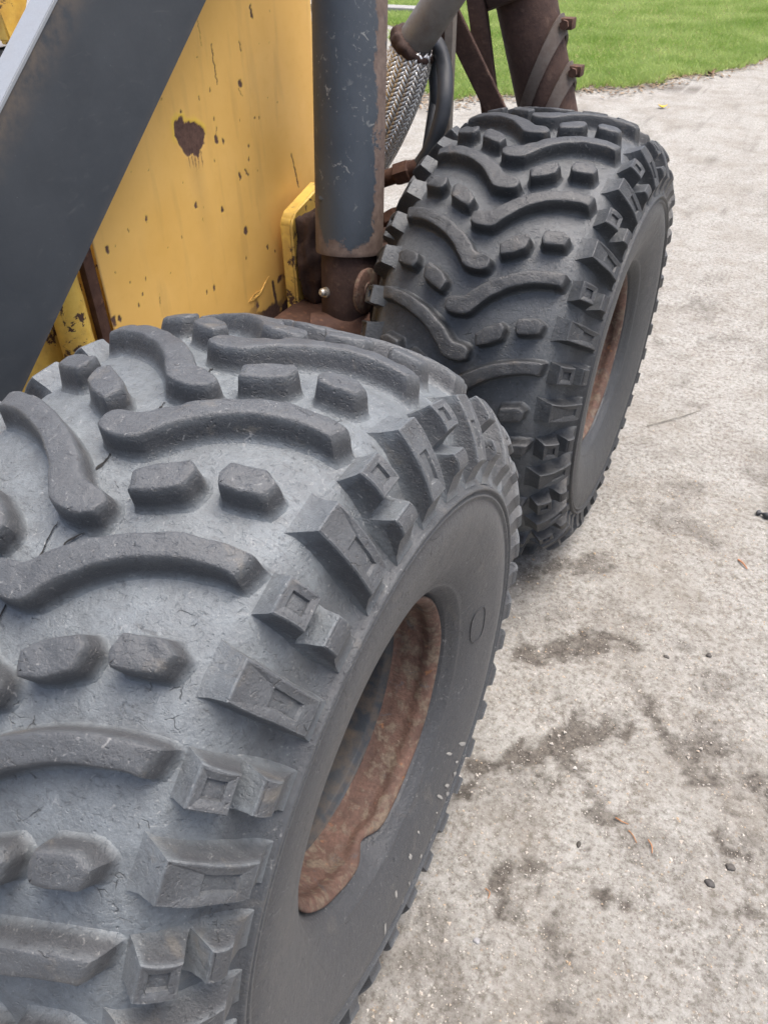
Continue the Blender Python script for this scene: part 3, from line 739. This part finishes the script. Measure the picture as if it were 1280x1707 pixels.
# ---- yellow side panel with rust spots (built as a fine sheet so that flakes have ragged edges)
HOLE = [(0.708, 0.999), (0.7215, 1.0034), (0.7321, 1.0034), (0.7381, 0.9931), (0.7678, 0.9882), (0.7886, 0.9746), (0.793, 0.962), (0.7864, 0.9439), (0.7705, 0.9344), (0.7615, 0.9222), (0.7474, 0.9331), (0.7288, 0.9331), (0.7147, 0.9544), (0.7028, 0.9746)]
CHIPS = [(0.7323, 1.0105, 0.7323, 1.0105, 0.0039), (0.9879, 1.1517, 0.9903, 1.1335, 0.0048), (0.8174, 1.1467, 0.8212, 1.1067, 0.0018), (0.8499, 1.103, 0.8509, 1.0377, 0.0028), (0.9372, 1.099, 0.9414, 1.0811, 0.0029), (1.0411, 1.0819, 1.0411, 1.0819, 0.0021), (1.0061, 1.0853, 1.0061, 1.0853, 0.0021), (0.9269, 1.0254, 0.9269, 1.0254, 0.0073), (0.8261, 1.0314, 0.8261, 1.0314, 0.0039), (0.7904, 1.0242, 0.7904, 1.0242, 0.0039), (0.827, 0.9809, 0.827, 0.9809, 0.0041), (0.8255, 0.9431, 0.8255, 0.9431, 0.0084), (0.8462, 0.9364, 0.8462, 0.9364, 0.0053), (0.9185, 1.016, 0.9305, 1.0031, 0.0021), (0.9318, 0.9085, 0.9318, 0.9085, 0.0045), (0.8864, 0.8632, 0.8885, 0.853, 0.0045), (0.9071, 0.8666, 0.9176, 0.853, 0.0035), (0.7327, 0.8427, 0.7327, 0.8427, 0.0054), (0.8136, 0.81, 0.8136, 0.81, 0.0057), (0.5891, 0.8585, 0.5891, 0.8585, 0.005), (0.5374, 0.8558, 0.5374, 0.8558, 0.0029), (0.885, 0.7442, 0.885, 0.7442, 0.0086), (0.4774, 0.8398, 0.4774, 0.8398, 0.0057), (0.4984, 0.8382, 0.4984, 0.8382, 0.0019), (0.9598, 0.6835, 0.9598, 0.6835, 0.0053), (0.4837, 0.7941, 0.4837, 0.7941, 0.003), (0.5126, 0.7641, 0.5126, 0.7641, 0.0031), (0.5557, 0.7563, 0.5557, 0.7563, 0.0032), (0.6235, 0.7435, 0.6235, 0.7435, 0.0022), (0.5382, 0.7332, 0.5382, 0.7332, 0.0042), (0.5229, 0.7176, 0.5229, 0.7176, 0.0042), (0.7482, 0.6653, 0.7482, 0.6653, 0.0049), (0.7224, 0.6645, 0.7224, 0.6645, 0.0037), (1.0929, 0.8537, 1.1127, 0.7769, 0.0038), (1.0529, 0.9702, 1.0529, 0.9702, 0.0022), (1.0174, 0.9823, 1.0174, 0.9823, 0.0022), (0.4523, 0.7145, 0.4523, 0.7145, 0.0083), (0.4682, 0.7137, 0.4682, 0.7137, 0.0052), (0.8958, 0.5649, 0.8958, 0.5649, 0.0083), (0.9666, 0.5972, 0.9737, 0.5335, 0.007), (0.8106, 0.9073, 0.8106, 0.9073, 0.0032), (0.7069, 0.8938, 0.7069, 0.8938, 0.0021), (0.576, 0.9458, 0.576, 0.9458, 0.0019), (0.6169, 0.9377, 0.6169, 0.9377, 0.0019), (1.0563, 1.1381, 1.0563, 1.1381, 0.0021), (0.6861, 1.0405, 0.6861, 1.0405, 0.0027), (0.8023, 1.0899, 0.8023, 1.0899, 0.0019), (0.7556, 0.8327, 0.7556, 0.8327, 0.0022), (0.6763, 0.7975, 0.6763, 0.7975, 0.0022), (0.6301, 0.7914, 0.6301, 0.7914, 0.0022), (0.5824, 0.7161, 0.579, 0.6926, 0.0022), (0.748, 0.8111, 0.748, 0.8111, 0.0022), (0.9264, 0.8836, 0.9264, 0.8836, 0.0034), (0.9544, 0.8525, 0.9544, 0.8525, 0.0024), (0.8728, 0.6879, 0.8728, 0.6879, 0.0038), (0.9107, 0.9624, 0.9107, 0.9624, 0.0022), (0.9645, 0.9576, 0.9645, 0.9576, 0.0033), (0.9797, 0.9547, 0.9797, 0.9547, 0.0034), (0.9872, 0.6659, 0.9872, 0.6659, 0.0041), (0.8296, 0.9675, 0.8263, 0.9463, 0.0021)]
PX = -1.2 * S
ys = np.arange(.447, 1.206, .0019); zs = np.arange(.30, 1.24, .0021)
bend = np.array([(k + 1) / 12 * math.pi / 2 for k in range(12)]); BR = .045
yb = np.concatenate([ys, ys[-1] + BR * np.sin(bend)]); xb = np.concatenate([np.full(len(ys), PX), PX - BR * (1 - np.cos(bend))])
ext = [(ys[-1] + BR, PX - BR - .25)]
yb = np.append(yb, ext[0][0]); xb = np.append(xb, ext[0][1])
arc = np.concatenate([ys, ys[-1] + BR * bend, [ys[-1] + BR * 1.57 + .25]])
AY, AZ = np.meshgrid(arc, zs)
jy = (vnoise(AY * 160, AZ * 160, 51) - .5) * .008; jz = (vnoise(AY * 160, AZ * 160, 52) - .5) * .008
U, Vv = AY + jy, AZ + jz
rustm = np.zeros_like(AY); halo = np.zeros_like(AY)
for y0, z0, y1, z1, r in CHIPS:
    if y0 == y1 and z0 == z1: z1 = z0 - r * (.15 + (y0 * 997 % 1) * .6); z0 = z0 + r * .3
    d = seg_dist(U, Vv, (y0, z0), (y1, z1)); rustm = np.maximum(rustm, np.clip((r * .85 - d) / .0018, 0, 1))
    halo = np.maximum(halo, np.clip(1 - d / (r * 2.2), 0, 1) * .25)
inside = np.zeros(AY.shape, bool); pts = HOLE; j = len(pts) - 1
Uh = AY + jy * .7; Vh = AZ + jz * .9
dmin = np.full(AY.shape, 9.)
for i in range(len(pts)):
    (xa, ya), (xb_, yb_) = pts[i], pts[j]
    inside ^= ((ya > Vh) != (yb_ > Vh)) & (Uh < (xb_ - xa) * (Vh - ya) / (yb_ - ya + 1e-12) + xa)
    dmin = np.minimum(dmin, seg_dist(Uh, Vh, pts[i], pts[j])); j = i
rustm = np.maximum(rustm, np.where(inside, np.clip(dmin / .0012, 0, 1), 0))
halo = np.maximum(halo, np.where(~inside, np.clip(1 - dmin / .011, 0, 1) * np.clip((AZ - .955) / .02, 0, 1), 0))
# drips below the flaked patch
for yy in (.735, .745, .752, .76, .772): rustm = np.maximum(rustm, np.clip((.0016 - np.abs(U - yy)) / .001, 0, 1) * (AZ < .94) * np.clip((AZ - .912 + (yy * 97 % 1) * .012) / .012, 0, 1) * .8)
# foot of the panel: flaking and dirt
foot = np.clip((.565 + (vnoise(AY * 25, AZ * 25, 61) - .5) * .16 - AZ) / .012, 0, 1) * np.clip((AY - .84) / .08, 0, 1)
foot = np.maximum(foot, np.clip((.52 + (vnoise(AY * 18, AZ * 18, 62) - .5) * .10 - AZ) / .01, 0, 1))
rustm = np.maximum(rustm, foot)
grime = np.clip(.38 * np.clip((.66 - AZ) / .2, 0, 1) * vnoise(AY * 12, AZ * 12, 63) + .15 * np.clip((vnoise(AY * 40, AZ * 6, 64) - .62) / .2, 0, 1), 0, .7)
grime = np.maximum(grime, .28 * np.clip(1 - np.abs(AY - .755 + (AZ - .8) * .05) / .03, 0, 1) * (AZ < .93) * np.clip((AZ - .70) / .2, 0, 1))
grime = np.maximum(grime, np.clip((.452 - AY) / .004, 0, 1) * .8)
relief = -rustm * .0007 + halo * .0004
co = np.stack([np.repeat(xb[None], len(zs), 0) + relief, np.repeat(yb[None], len(zs), 0), AZ], -1).reshape(-1, 3)
panel = grid_mesh('side_panel', arc, zs, AZ * 0, M_YEL)
panel.data.vertices.foreach_set('co', co.ravel().astype(np.float32)); panel.data.update()
for nm, a in (('rust', rustm), ('halo', halo * .8), ('grime', grime)): set_attr(panel.data, nm, a.ravel())
adopt(panel); panel['label'] = 'large yellow painted side panel with a flaked rust patch'
# peeled flake of paint low on the panel
bm = bmesh.new(); fl = [(.862, .588), (.885, .600), (.915, .598), (.935, .612), (.950, .618), (.93, .603), (.905, .590), (.88, .584)]
add_prism(bm, [(PX + .0010 + .0015 * math.sin(i * 1.3) ** 2, y, z) for i, (y, z) in enumerate(fl)], (.0009, 0, 0)); adopt(bm_obj('paint_flake', bm, M_YEL, smooth=False))
# raw edge of the sheet and the folded yellow post before it
bm = bmesh.new(); add_box(bm, (PX - .020, .421, .30), (PX - .004, .4455, 1.02), .003); adopt(bm_obj('panel_edge', bm, M_RUST))
bm = bmesh.new(); add_tube(bm, [W((-1.255, .79, z)) for z in np.linspace(-.6, 1.2, 40)], .030, 28, True, .0015, 30); adopt(bm_obj('folded_post', bm, M_YEL2))
bm = bmesh.new(); add_box(bm, (-1.45 * S, -.35 * S, .30), (-1.335 * S, 1.6 * S, .98), .004); adopt(bm_obj('rear_panel', bm, M_YEL2))

# ---- bracket plate standing proud of the panel
bm = bmesh.new()
prof = [(2.035, -.1), (2.035, .54), (2.055, .575), (2.09, .592), (2.34, .665), (2.34, .30), (2.27, .24), (2.22, .20), (2.18, -.1)]
add_prism(bm, [W((-1.155, y, z)) for y, z in prof], (.033, 0, 0)); bmesh.ops.bevel(bm, geom=[e for e in bm.edges], offset=.005, segments=3, affect='EDGES')
adopt(bm_obj('bracket_plate', bm, M_YEL2))
bm = bmesh.new(); r = bmesh.ops.create_icosphere(bm, subdivisions=4, radius=1)
for v in bm.verts:
    v.co = Vector((v.co.x * .055, v.co.y * .07, v.co.z * .085)); v.co *= 1 + .25 * noise.noise(v.co * 40) + .1 * noise.noise(v.co * 110); v.co.z *= 1.35; v.co += W((-1.02, 2.17, .36))
adopt(bm_obj('rust_lump', bm, M_RUSTD, sharp=None))

# ---- hydraulic tube
TB, TT = np.array([-.757, 2.0, .487]), np.array([-.829, 2.24, 1.75])
n, m_ = 64, 150; R0 = .153 * S; bm = bmesh.new(); la = bm.verts.layers.float.new('edge')
fr_ = frames([W(TB + (TT - TB) * k / (m_ - 1)) for k in range(m_)]); rings = []
for k, (p, t, u, v) in enumerate(fr_):
    h = k / (m_ - 1); ring = []
    rr = R0 * (1 - .012 * (k == 0))
    for a in range(n):
        an = 2 * math.pi * a / n; d = u * math.cos(an) + v * math.sin(an); ve = bm.verts.new(p + d * rr)
        rt = d.x * .87 + d.y * .49; side = min(1, max(0, (rt - .50) * 3.0))      # bare strip down the flank that rubs the tyre
        ve[la] = max(0, 1 - h / .085) * .95 + side * (.66 + .3 * max(0, 1 - h / .3)) + min(1, max(0, -rt - .6) * 2.5) * .75 * max(0, 1 - h / .30)
        ring.append(ve)
    rings.append(ring)
for a, b in zip(rings, rings[1:]):
    for k in range(n): bm.faces.new((a[k], a[(k + 1) % n], b[(k + 1) % n], b[k]))
bm.faces.new(rings[0][::-1]); bm.faces.new(rings[-1])
# weld seam and a blob a little above the foot
tube = adopt(bm_obj('hydraulic_tube', bm, M_TUBE, sharp=50)); tube['label'] = 'upright dark blue hydraulic tube with rusty lower end'
ax_t = Vector((TT - TB)).normalized()
bm = bmesh.new(); r = bmesh.ops.create_icosphere(bm, subdivisions=3, radius=1)
for v in bm.verts: v.co = Vector((v.co.x * .014, v.co.y * .009, v.co.z * .008)) * (1 + .2 * noise.noise(v.co * 3)) + W((-.826, 1.92, .735))
adopt(bm_obj('weld_blob', bm, M_TUBE, sharp=None))
set_attr(bpy.data.objects['weld_blob'].data, 'edge', np.full(len(bpy.data.objects['weld_blob'].data.vertices), .1))
bm = bmesh.new(); base = Vector(TB)
path = [W(base + ax_t * s) for s in (-.32, -.30, -.285, -.05, -.01, .02)]
add_tube(bm, path, [.105 * S, .124 * S, .130 * S, .130 * S, .126 * S, .124 * S], 40, True, .0016, 40); adopt(bm_obj('clevis', bm, M_RUSTM))
bm = bmesh.new()
pc = W((-.630, 1.900, .362))
add_tube(bm, [pc + Vector((x, 0, 0)) for x in (-.006, -.004, .002, .006, .008)], [.040, .046, .049, .049, .045], 36, True, .0008, 60)
add_tube(bm, [pc + Vector((x, 0, 0)) for x in (.004, .011)], [.020, .019], 24); adopt(bm_obj('pivot_pin', bm, M_RUSTR))
bm = bmesh.new(); g0 = W((-.797, 1.874, .335)); gd = Vector((-.25, -.93, .28)).normalized()
add_tube(bm, [g0 + gd * s for s in (-.01, .007, .0071, .017, .0171, .026, .0265, .031)], [.014, .014, .012, .011, .0075, .0075, .009, .005], 12); adopt(bm_obj('grease_nipple', bm, M_BOLT))
bm = bmesh.new()
add_box(bm, W((-1.12, 1.72, -.15)), W((-.62, 2.28, .165)), .02); add_tube(bm, [W((-.86, 1.80, .15)), W((-.62, 1.93, .16))], .045, 24, True, .002, 30)
adopt(bm_obj('axle_bracket', bm, M_RUST))
bm = bmesh.new(); add_box(bm, W((-.86, 2.22, -.2)), W((-.555, 2.55, .43)), .012); add_tube(bm, [W((-.80, 2.36, .40)), W((-.60, 2.42, .46))], .032, 18, True, .002, 40)
adopt(bm_obj('steering_knuckle', bm, M_RUSTD))
# axle, chassis and hubs behind the wheels
bm = bmesh.new(); add_tube(bm, [W((x, 2.416, 0)) for x in (.10, -.55, -.6, -2.6)], [.06, .06, .08, .08], 20); add_tube(bm, [W((x, 0, 0)) for x in (.10, -.55, -.6, -2.6)], [.06, .06, .08, .08], 20); adopt(bm_obj('axle', bm, M_DARK))
bm = bmesh.new(); add_box(bm, W((-2.6, -.7, -.38)), W((-1.38, 2.42, -.02)), .015); adopt(bm_obj('chassis', bm, M_DARK))
# pale panel with black sill and yellow bracket behind the boom arm
bm = bmesh.new(); add_box(bm, W((-3.4, .4, 1.205)), W((-2.6, 3.2, 2.2)), .01); o = adopt(bm_obj('back_panel', bm, M_WHITE)); o['label'] = 'pale panel just visible behind the boom arm'
bm = bmesh.new(); add_box(bm, W((-3.38, .42, .8)), W((-2.61, 3.18, 1.20)), .01); adopt(bm_obj('back_panel_sill', bm, M_BLACK))
bm = bmesh.new(); add_prism(bm, [W((-1.9, y, z)) for y, z in ((1.36, 1.62), (1.405, 1.47), (1.41, 1.40), (1.412, 1.33), (1.43, 1.315), (1.50, 1.39), (1.545, 1.44), (1.56, 1.47), (1.62, 1.70), (1.4, 1.75))], (-.03, 0, 0)); bmesh.ops.bevel(bm, geom=list(bm.edges), offset=.004, segments=2, affect='EDGES'); adopt(bm_obj('lifting_lug', bm, M_YEL2))

# ---- braided flexible hose, clamp and grey pipe
hp = smooth_path([(-1.20, 2.68, .46), (-1.09, 2.665, .60), (-.975, 2.655, .75), (-.885, 2.65, .90), (-.812, 2.65, 1.05), (-.765, 2.65, 1.17), (-.748, 2.65, 1.225)], 10)
hpw = [W(p) for p in hp]; ns = len(hpw)
rad = [(.090 + .024 * math.sin(math.pi * min(1, k / (ns - 1) * 1.02)) ** .8) * S for k in range(ns)]
bm = bmesh.new(); add_tube(bm, hpw, [r * .955 for r in rad], 32); adopt(bm_obj('hose_core', bm, M_CORE))
fr_ = frames(hpw); cum = [0.]
for a, b in zip(hpw, hpw[1:]): cum.append(cum[-1] + (b - a).length)
def hose_at(s, an, lift):
    k = int(np.clip(np.searchsorted(cum, s) - 1, 0, ns - 2)); f = (s - cum[k]) / (cum[k + 1] - cum[k])
    p = fr_[k][0].lerp(fr_[k + 1][0], f); u = fr_[k][2].lerp(fr_[k + 1][2], f).normalized(); v = fr_[k][3].lerp(fr_[k + 1][3], f).normalized()
    r = rad[k] * (1 - f) + rad[k + 1] * f
    return p + (u * math.cos(an) + v * math.sin(an)) * (r + lift)
NC = 26; pitch = .0105; bm = bmesh.new(); nrows = int(cum[-1] / pitch)
for c in range(NC):
    w_ = 2 * math.pi / NC; sl = 1 if c % 2 else -1
    for r in range(-1, nrows):
        s0 = r * pitch + (.5 * pitch if c % 2 else 0)
        q = []
        for e, f, l in ((-.56, 0, 0), (0, .5, .0016), (.56, 1, 0)):
            for half in (-.44, .44):
                s = s0 + half * pitch + sl * e * pitch * 1.0
                q.append(bm.verts.new(hose_at(min(max(s, 0), cum[-1]), (c + .5 + e) * w_, l + .0004)))
        bm.faces.new((q[0], q[2], q[3], q[1])); bm.faces.new((q[2], q[4], q[5], q[3]))
br = bm_obj('braid', bm, M_BRAID, smooth=True, sharp=None); adopt(br); br['kind'] = 'stuff'; br['label'] = 'woven bright steel braid of the flexible hose'
so_ = br.modifiers.new('thickness', 'SOLIDIFY'); so_.thickness = .0012
bm = bmesh.new(); pd = (Vector((-.575, 2.65, 1.444)) - Vector((-.743, 2.65, 1.235))).normalized(); c0 = Vector((-.748, 2.65, 1.225))
add_tube(bm, [W(c0 + pd * s) for s in np.linspace(-.02, 1.0, 14)], .080 * S, 32); adopt(bm_obj('exhaust_pipe', bm, M_GREY))
bm = bmesh.new()
bmesh.ops.create_uvsphere(bm, u_segments=4, v_segments=3, radius=1e-5)
bm.clear()
nn, mm = 48, 14; rr = []
zax = pd; ux = zax.orthogonal().normalized(); vx = zax.cross(ux)
for i in range(nn):
    a = 2 * math.pi * i / nn; ring = []
    for j in range(mm):
        b = 2 * math.pi * j / mm; R_ = .088 + .024 * math.cos(b)
        q = W(c0 + (ux * math.cos(a) + vx * math.sin(a)) * R_ + zax * (.032 * math.sin(b) - .01)); q += Vector((1, -.5, .5)) * 0; nz = noise.noise(q * 55) * .006 + noise.noise(q * 120) * .003
        q += ((ux * math.cos(a) + vx * math.sin(a)) * math.cos(b) + zax * math.sin(b)) * nz; ring.append(bm.verts.new(q))
    rr.append(ring)
for i in range(nn):
    for j in range(mm): bm.faces.new((rr[i][j], rr[(i + 1) % nn][j], rr[(i + 1) % nn][(j + 1) % mm], rr[i][(j + 1) % mm]))
adopt(bm_obj('rusty_collar', bm, M_RUSTD, sharp=None))
# ---- black rubber hoses with rusty fittings
bm = bmesh.new(); add_tube(bm, [W(p) for p in smooth_path([(-.640, 2.49, .745), (-.585, 2.50, .83), (-.545, 2.52, .95), (-.545, 2.56, 1.06), (-.60, 2.66, 1.16), (-.72, 2.82, 1.22), (-.9, 3.0, 1.2)], 8)], .036 * S, 20); adopt(bm_obj('rubber_hose', bm, M_BLACK))
def fitting(a, b, r):
    a, b = Vector(a), Vector(b); bm = bmesh.new(); d = b - a
    add_tube(bm, [W(a + d * s) for s in (-.3, .45)], r * .85 * S, 20, True, .001, 60)
    add_tube(bm, [W(a + d * s) for s in (.40, .44, .80, .84)], [r * 1.0 * S, r * 1.18 * S, r * 1.18 * S, r * 1.0 * S], 6)
    add_tube(bm, [W(a + d * s) for s in (.82, 1.08)], r * .92 * S, 20)
    return adopt(bm_obj('hose_fitting', bm, M_RUST, sharp=35))
fitting((-.828, 2.48, .672), (-.645, 2.49, .742), .046); fitting((-.83, 2.44, .452), (-.705, 2.46, .53), .046)
bm = bmesh.new(); add_tube(bm, [W(p) for p in smooth_path([(-.705, 2.46, .53), (-.655, 2.48, .60), (-.64, 2.55, .72), (-.655, 2.66, .88), (-.69, 2.78, 1.02), (-.8, 2.95, 1.15)], 8)], .026 * S, 16); adopt(bm_obj('rubber_hose', bm, M_BLACK))
bm = bmesh.new(); add_tube(bm, [W(p) for p in smooth_path([(-.665, 2.72, .55), (-.655, 2.72, .8), (-.665, 2.74, 1.0), (-.72, 2.80, 1.2)], 8)], .03 * S, 16); adopt(bm_obj('rubber_hose', bm, M_BLACK))
# ---- steel angle post, brace, rear cylinder with strap clamps
bm = bmesh.new(); add_box(bm, W((-.735, 2.985, -.25)), W((-.692, 3.035, 1.55)), .002); adopt(bm_obj('angle_post', bm, M_GREY))
bm = bmesh.new(); add_box(bm, W((-.815, 3.02, -.25)), W((-.737, 3.05, 1.42)), .002); adopt(bm_obj('post_web', bm, M_RUSTD))
bm = bmesh.new(); add_box(bm, W((-.83, 3.16, -.25)), W((-.78, 3.22, 1.10)), .002); adopt(bm_obj('rear_post', bm, M_YEL2))
bm = bmesh.new(); p0, p1 = Vector((-.80, 3.10, 1.345)), Vector((-.40, 3.10, .755)); d = (p1 - p0).normalized(); nv_ = Vector((-d.z, 0, d.x)) * .052
add_prism(bm, [W(p0 + nv_), W(p1 + nv_), W(p1 - nv_), W(p0 - nv_)], (0, .014, 0)); bmesh.ops.bevel(bm, geom=list(bm.edges), offset=.0015, segments=2, affect='EDGES'); adopt(bm_obj('brace', bm, M_RUSTM))
ca, cb = Vector((-.571, 3.39, 1.62)), Vector((-.215, 3.41, .60)); cdv = (cb - ca).normalized()
bm = bmesh.new(); add_tube(bm, [W(ca.lerp(cb, s)) for s in np.linspace(0, 1, 12)], .150 * S, 40, True, .0012, 20); o = adopt(bm_obj('rear_cylinder', bm, M_RUSTM)); o['label'] = 'thick rust brown cylinder behind the farther tyre'
bm = bmesh.new(); add_tube(bm, [W(ca.lerp(cb, s) + Vector((-.03, -.02, 0))) for s in (0.02, .10, .23, .265, .275)], [.178 * S, .178 * S, .176 * S, .170 * S, .155 * S], 40, True, .002, 25); adopt(bm_obj('cylinder_collar', bm, M_RUSTD))
bm = bmesh.new(); add_box(bm, (-.022, -.012, -.30), (.022, .012, .30), .003, Matrix.Translation(W((-.632, 3.26, 1.12))) @ Matrix.Rotation(math.radians(-13), 4, 'Y')); adopt(bm_obj('side_arm', bm, M_RUSTM))
def strap(h, tilt):
    c = ca.lerp(cb, h); u0 = Vector((cdv.z, 0, -cdv.x)).normalized(); v0 = cdv.cross(u0)
    R_ = .158; bm = bmesh.new(); n_ = 48; rings = []
    for i in range(n_):
        a = 2 * math.pi * i / n_; d = u0 * math.cos(a) + v0 * math.sin(a); ctr = c + d * R_ - cdv * (math.cos(a) * R_ * tilt)
        rings.append([bm.verts.new(W(ctr + cdv * w__ + d * e)) for w__, e in ((-.048, 0), (.048, 0), (.048, .012), (-.048, .012))])
    for i in range(n_):
        A, B = rings[i], rings[(i + 1) % n_]
        for j in range(4): bm.faces.new((A[j], B[j], B[(j + 1) % 4], A[(j + 1) % 4]))
    o = adopt(bm_obj('strap_clamp', bm, M_STRAP, sharp=30))
    sgn = 1 if u0.x > 0 else -1
    bm = bmesh.new(); q = c + u0 * sgn * (R_ + .018) - cdv * (sgn * R_ * tilt)
    add_box(bm, (-.016, -.018, -.012), (.020, .018, .012), .003, Matrix.Translation(W(q)))
    add_tube(bm, [W(q) + Vector((.004, y, 0)) for y in (-.034, .034)], .006, 10); add_tube(bm, [W(q) + Vector((.004, y, 0)) for y in (-.036, -.026)], .011, 6)
    cl = bm_obj('clamp_bolt', bm, M_RUST, o)
strap(.62, -1.35); strap(.82, -1.35)

# ------------------------------------------------------------------ small things lying about
def leaf(name, loc, size, col, rot, curl, label, cat, group=None):
    bm = bmesh.new(); n = 12; L = []; R = []; M = []
    for i in range(n + 1):
        t = i / n; w_ = size * .32 * math.sin(math.pi * min(1, t ** .8 * 1.0)) * (1 + .12 * math.sin(i * 2.7)); x = (t - .5) * size; z = curl * size * (t - .5) ** 2 * 1.6 + .003
        L.append(bm.verts.new((x, w_, z + w_ * .45))); M.append(bm.verts.new((x, 0, z))); R.append(bm.verts.new((x, -w_, z + w_ * .35)))
    for i in range(n):
        for a, b in ((L, M), (M, R)):
            try: bm.faces.new((a[i], a[i + 1], b[i + 1], b[i]))
            except ValueError: pass
    add_tube(bm, [(size * .48, 0, .004), (size * .75, size * .04, .006)], size * .018, 6)
    o = bm_obj(name, bm, solid_worn(name + '_mat', col, tuple(c * .6 for c in col), 150, (.5, .7)), sharp=None)
    o.modifiers.new('thickness', 'SOLIDIFY').thickness = .0006
    o.location = (*loc, float(ground_h(np.array([loc[0]]), np.array([loc[1]]))[0]) + .003); o.rotation_euler = (0, 0, rot)
    return tag(o, label, cat, group)
leaf('fallen_leaf', (-.562, 6.243), .075, (.62, .40, .02), .4, .8, 'bright yellow fallen leaf lying alone on the gravel beyond the tyres', 'leaf')
leaf('fallen_leaf', (-.76, 7.188), .10, (.12, .065, .04), .2, 1.2, 'dark brown curled leaf in the middle of the lawn edge', 'leaf', 'brown leaves along the lawn edge')
leaf('fallen_leaf', (-.442, 7.761), .11, (.17, .095, .055), .9, 1.0, 'rust brown leaf at the lawn edge, rightmost of the row', 'leaf', 'brown leaves along the lawn edge')
leaf('fallen_leaf', (-1.221, 7.286), .11, (.22, .15, .09), 2.1, 1.0, 'tan curled leaf at the lawn edge right of the strap clamps', 'leaf', 'brown leaves along the lawn edge')
leaf('fallen_leaf', (-1.096, 8.6), .10, (.30, .22, .13), 1.2, .8, 'pale tan leaf lying out on the green lawn', 'leaf', 'brown leaves along the lawn edge')
def twig(loc, pts, r, col, label):
    bm = bmesh.new(); add_tube(bm, [Vector(p) for p in smooth_path(pts, 5)], [r * (1 - .5 * k / (len(pts) * 5)) for k in range((len(pts) - 1) * 5 + 1)], 7)
    o = bm_obj('twig', bm, solid_worn('twig_mat', col, tuple(c * .5 for c in col), 200, (.6, .8)))
    o.location = (*loc, float(ground_h(np.array([loc[0]]), np.array([loc[1]]))[0]) + r * 1.2); return tag(o, label, 'twig', 'dry twigs and needles on the gravel')
OR = (.36, .17, .075)
twig((.507, .338), [(-.012, .004, 0), (0, 0, .002), (.012, .001, 0)], .0013, OR, 'short orange brown needle farthest from the camera in the middle cluster')
twig((.530, .318), [(-.008, .008, 0), (.002, 0, .002), (.010, -.010, .001)], .0011, OR, 'thin bent tan needle in the middle of the cluster')
twig((.565, .312), [(-.008, .010, 0), (0, 0, .002), (.003, -.012, 0)], .0013, OR, 'orange brown needle nearest the right edge of the middle cluster')
twig((.618, 1.155), [(-.012, .014, 0), (0, 0, .004), (.012, -.012, 0)], .0026, (.42, .19, .10), 'stubby orange twig lying alone right of the farther tyre')
twig((.334, .109), [(-.006, .006, 0), (.003, .002, .002), (.004, -.008, 0)], .0011, OR, 'curled orange needle on the dark damp patch near the tyre')
twig((.345, 1.78), [(-.075, -.08, 0), (0, 0, .004), (.06, .085, 0)], .0016, (.20, .19, .16), 'long thin grey stem lying right of the farther tyre')
def pebble(loc, s, col, label, rot=0):
    bm = bmesh.new(); bmesh.ops.create_icosphere(bm, subdivisions=3, radius=1)
    for v in bm.verts:
        v.co = Vector((v.co.x * s[0], v.co.y * s[1], v.co.z * s[2])); v.co *= 1 + .35 * noise.noise(v.co * (1.1 / max(s)) + Vector((loc[0] * 50, 0, 0)))
    o = bm_obj('pebble', bm, solid_worn('pebble_mat', col, tuple(c * 1.7 for c in col), 120, (.6, .8), 0, .001), sharp=None)
    o.location = (*loc, float(ground_h(np.array([loc[0]]), np.array([loc[1]]))[0]) + s[2] * .25); o.rotation_euler.z = rot; return tag(o, label, 'pebble', 'stones lying on the gravel')
pebble((.666, .289), (.0085, .0065, .005), (.045, .042, .040), 'flat near black stone, left one of the pair at lower right', -.3)
pebble((.694, .335), (.008, .007, .004), (.055, .05, .045), 'dark stone just behind the flat near black one', .4)
pebble((.449, .263), (.004, .006, .003), (.04, .036, .03), 'tiny dark oval stone beside the near tyre', 0)
pebble((.505, .768), (.006, .004, .003), (.06, .055, .05), 'small dark stone in mid yard, level with the near rim top', 0)
pebble((.588, .812), (.007, .006, .004), (.06, .055, .05), 'rounded dark stone in mid yard near the right edge', .6)
pebble((.155 + .19, .03), (.006, .005, .003), (.22, .22, .225), 'bluish grey stone low in view by the near sidewall', .2)
bm = bmesh.new(); add_tube(bm, [Vector(p) for p in smooth_path([(-.016, .006, .004), (0, 0, .008), (.03, -.006, .006), (.05, -.004, .002)], 6)], [.006 + .003 * math.sin(k) for k in range(19)], 10, True, .002, 80)
o = bm_obj('rubber_scrap', bm, M_BLACK); o.location = (.642, 1.377, .002); tag(o, 'black scrap of rubber at the right edge of the yard', 'scrap')
# pale kerb block and litter far behind the pipe
bm = bmesh.new(); add_box(bm, (-6.2, 10.5, -.02), (-4.55, 10.8, .09), .015); o = bm_obj('concrete_block', bm, solid_worn('concrete_mat', (.26, .26, .255), (.2, .19, .18), 6, (.8, .9), 0, .004)); tag(o, 'pale concrete block lying far behind the grey pipe', 'block')
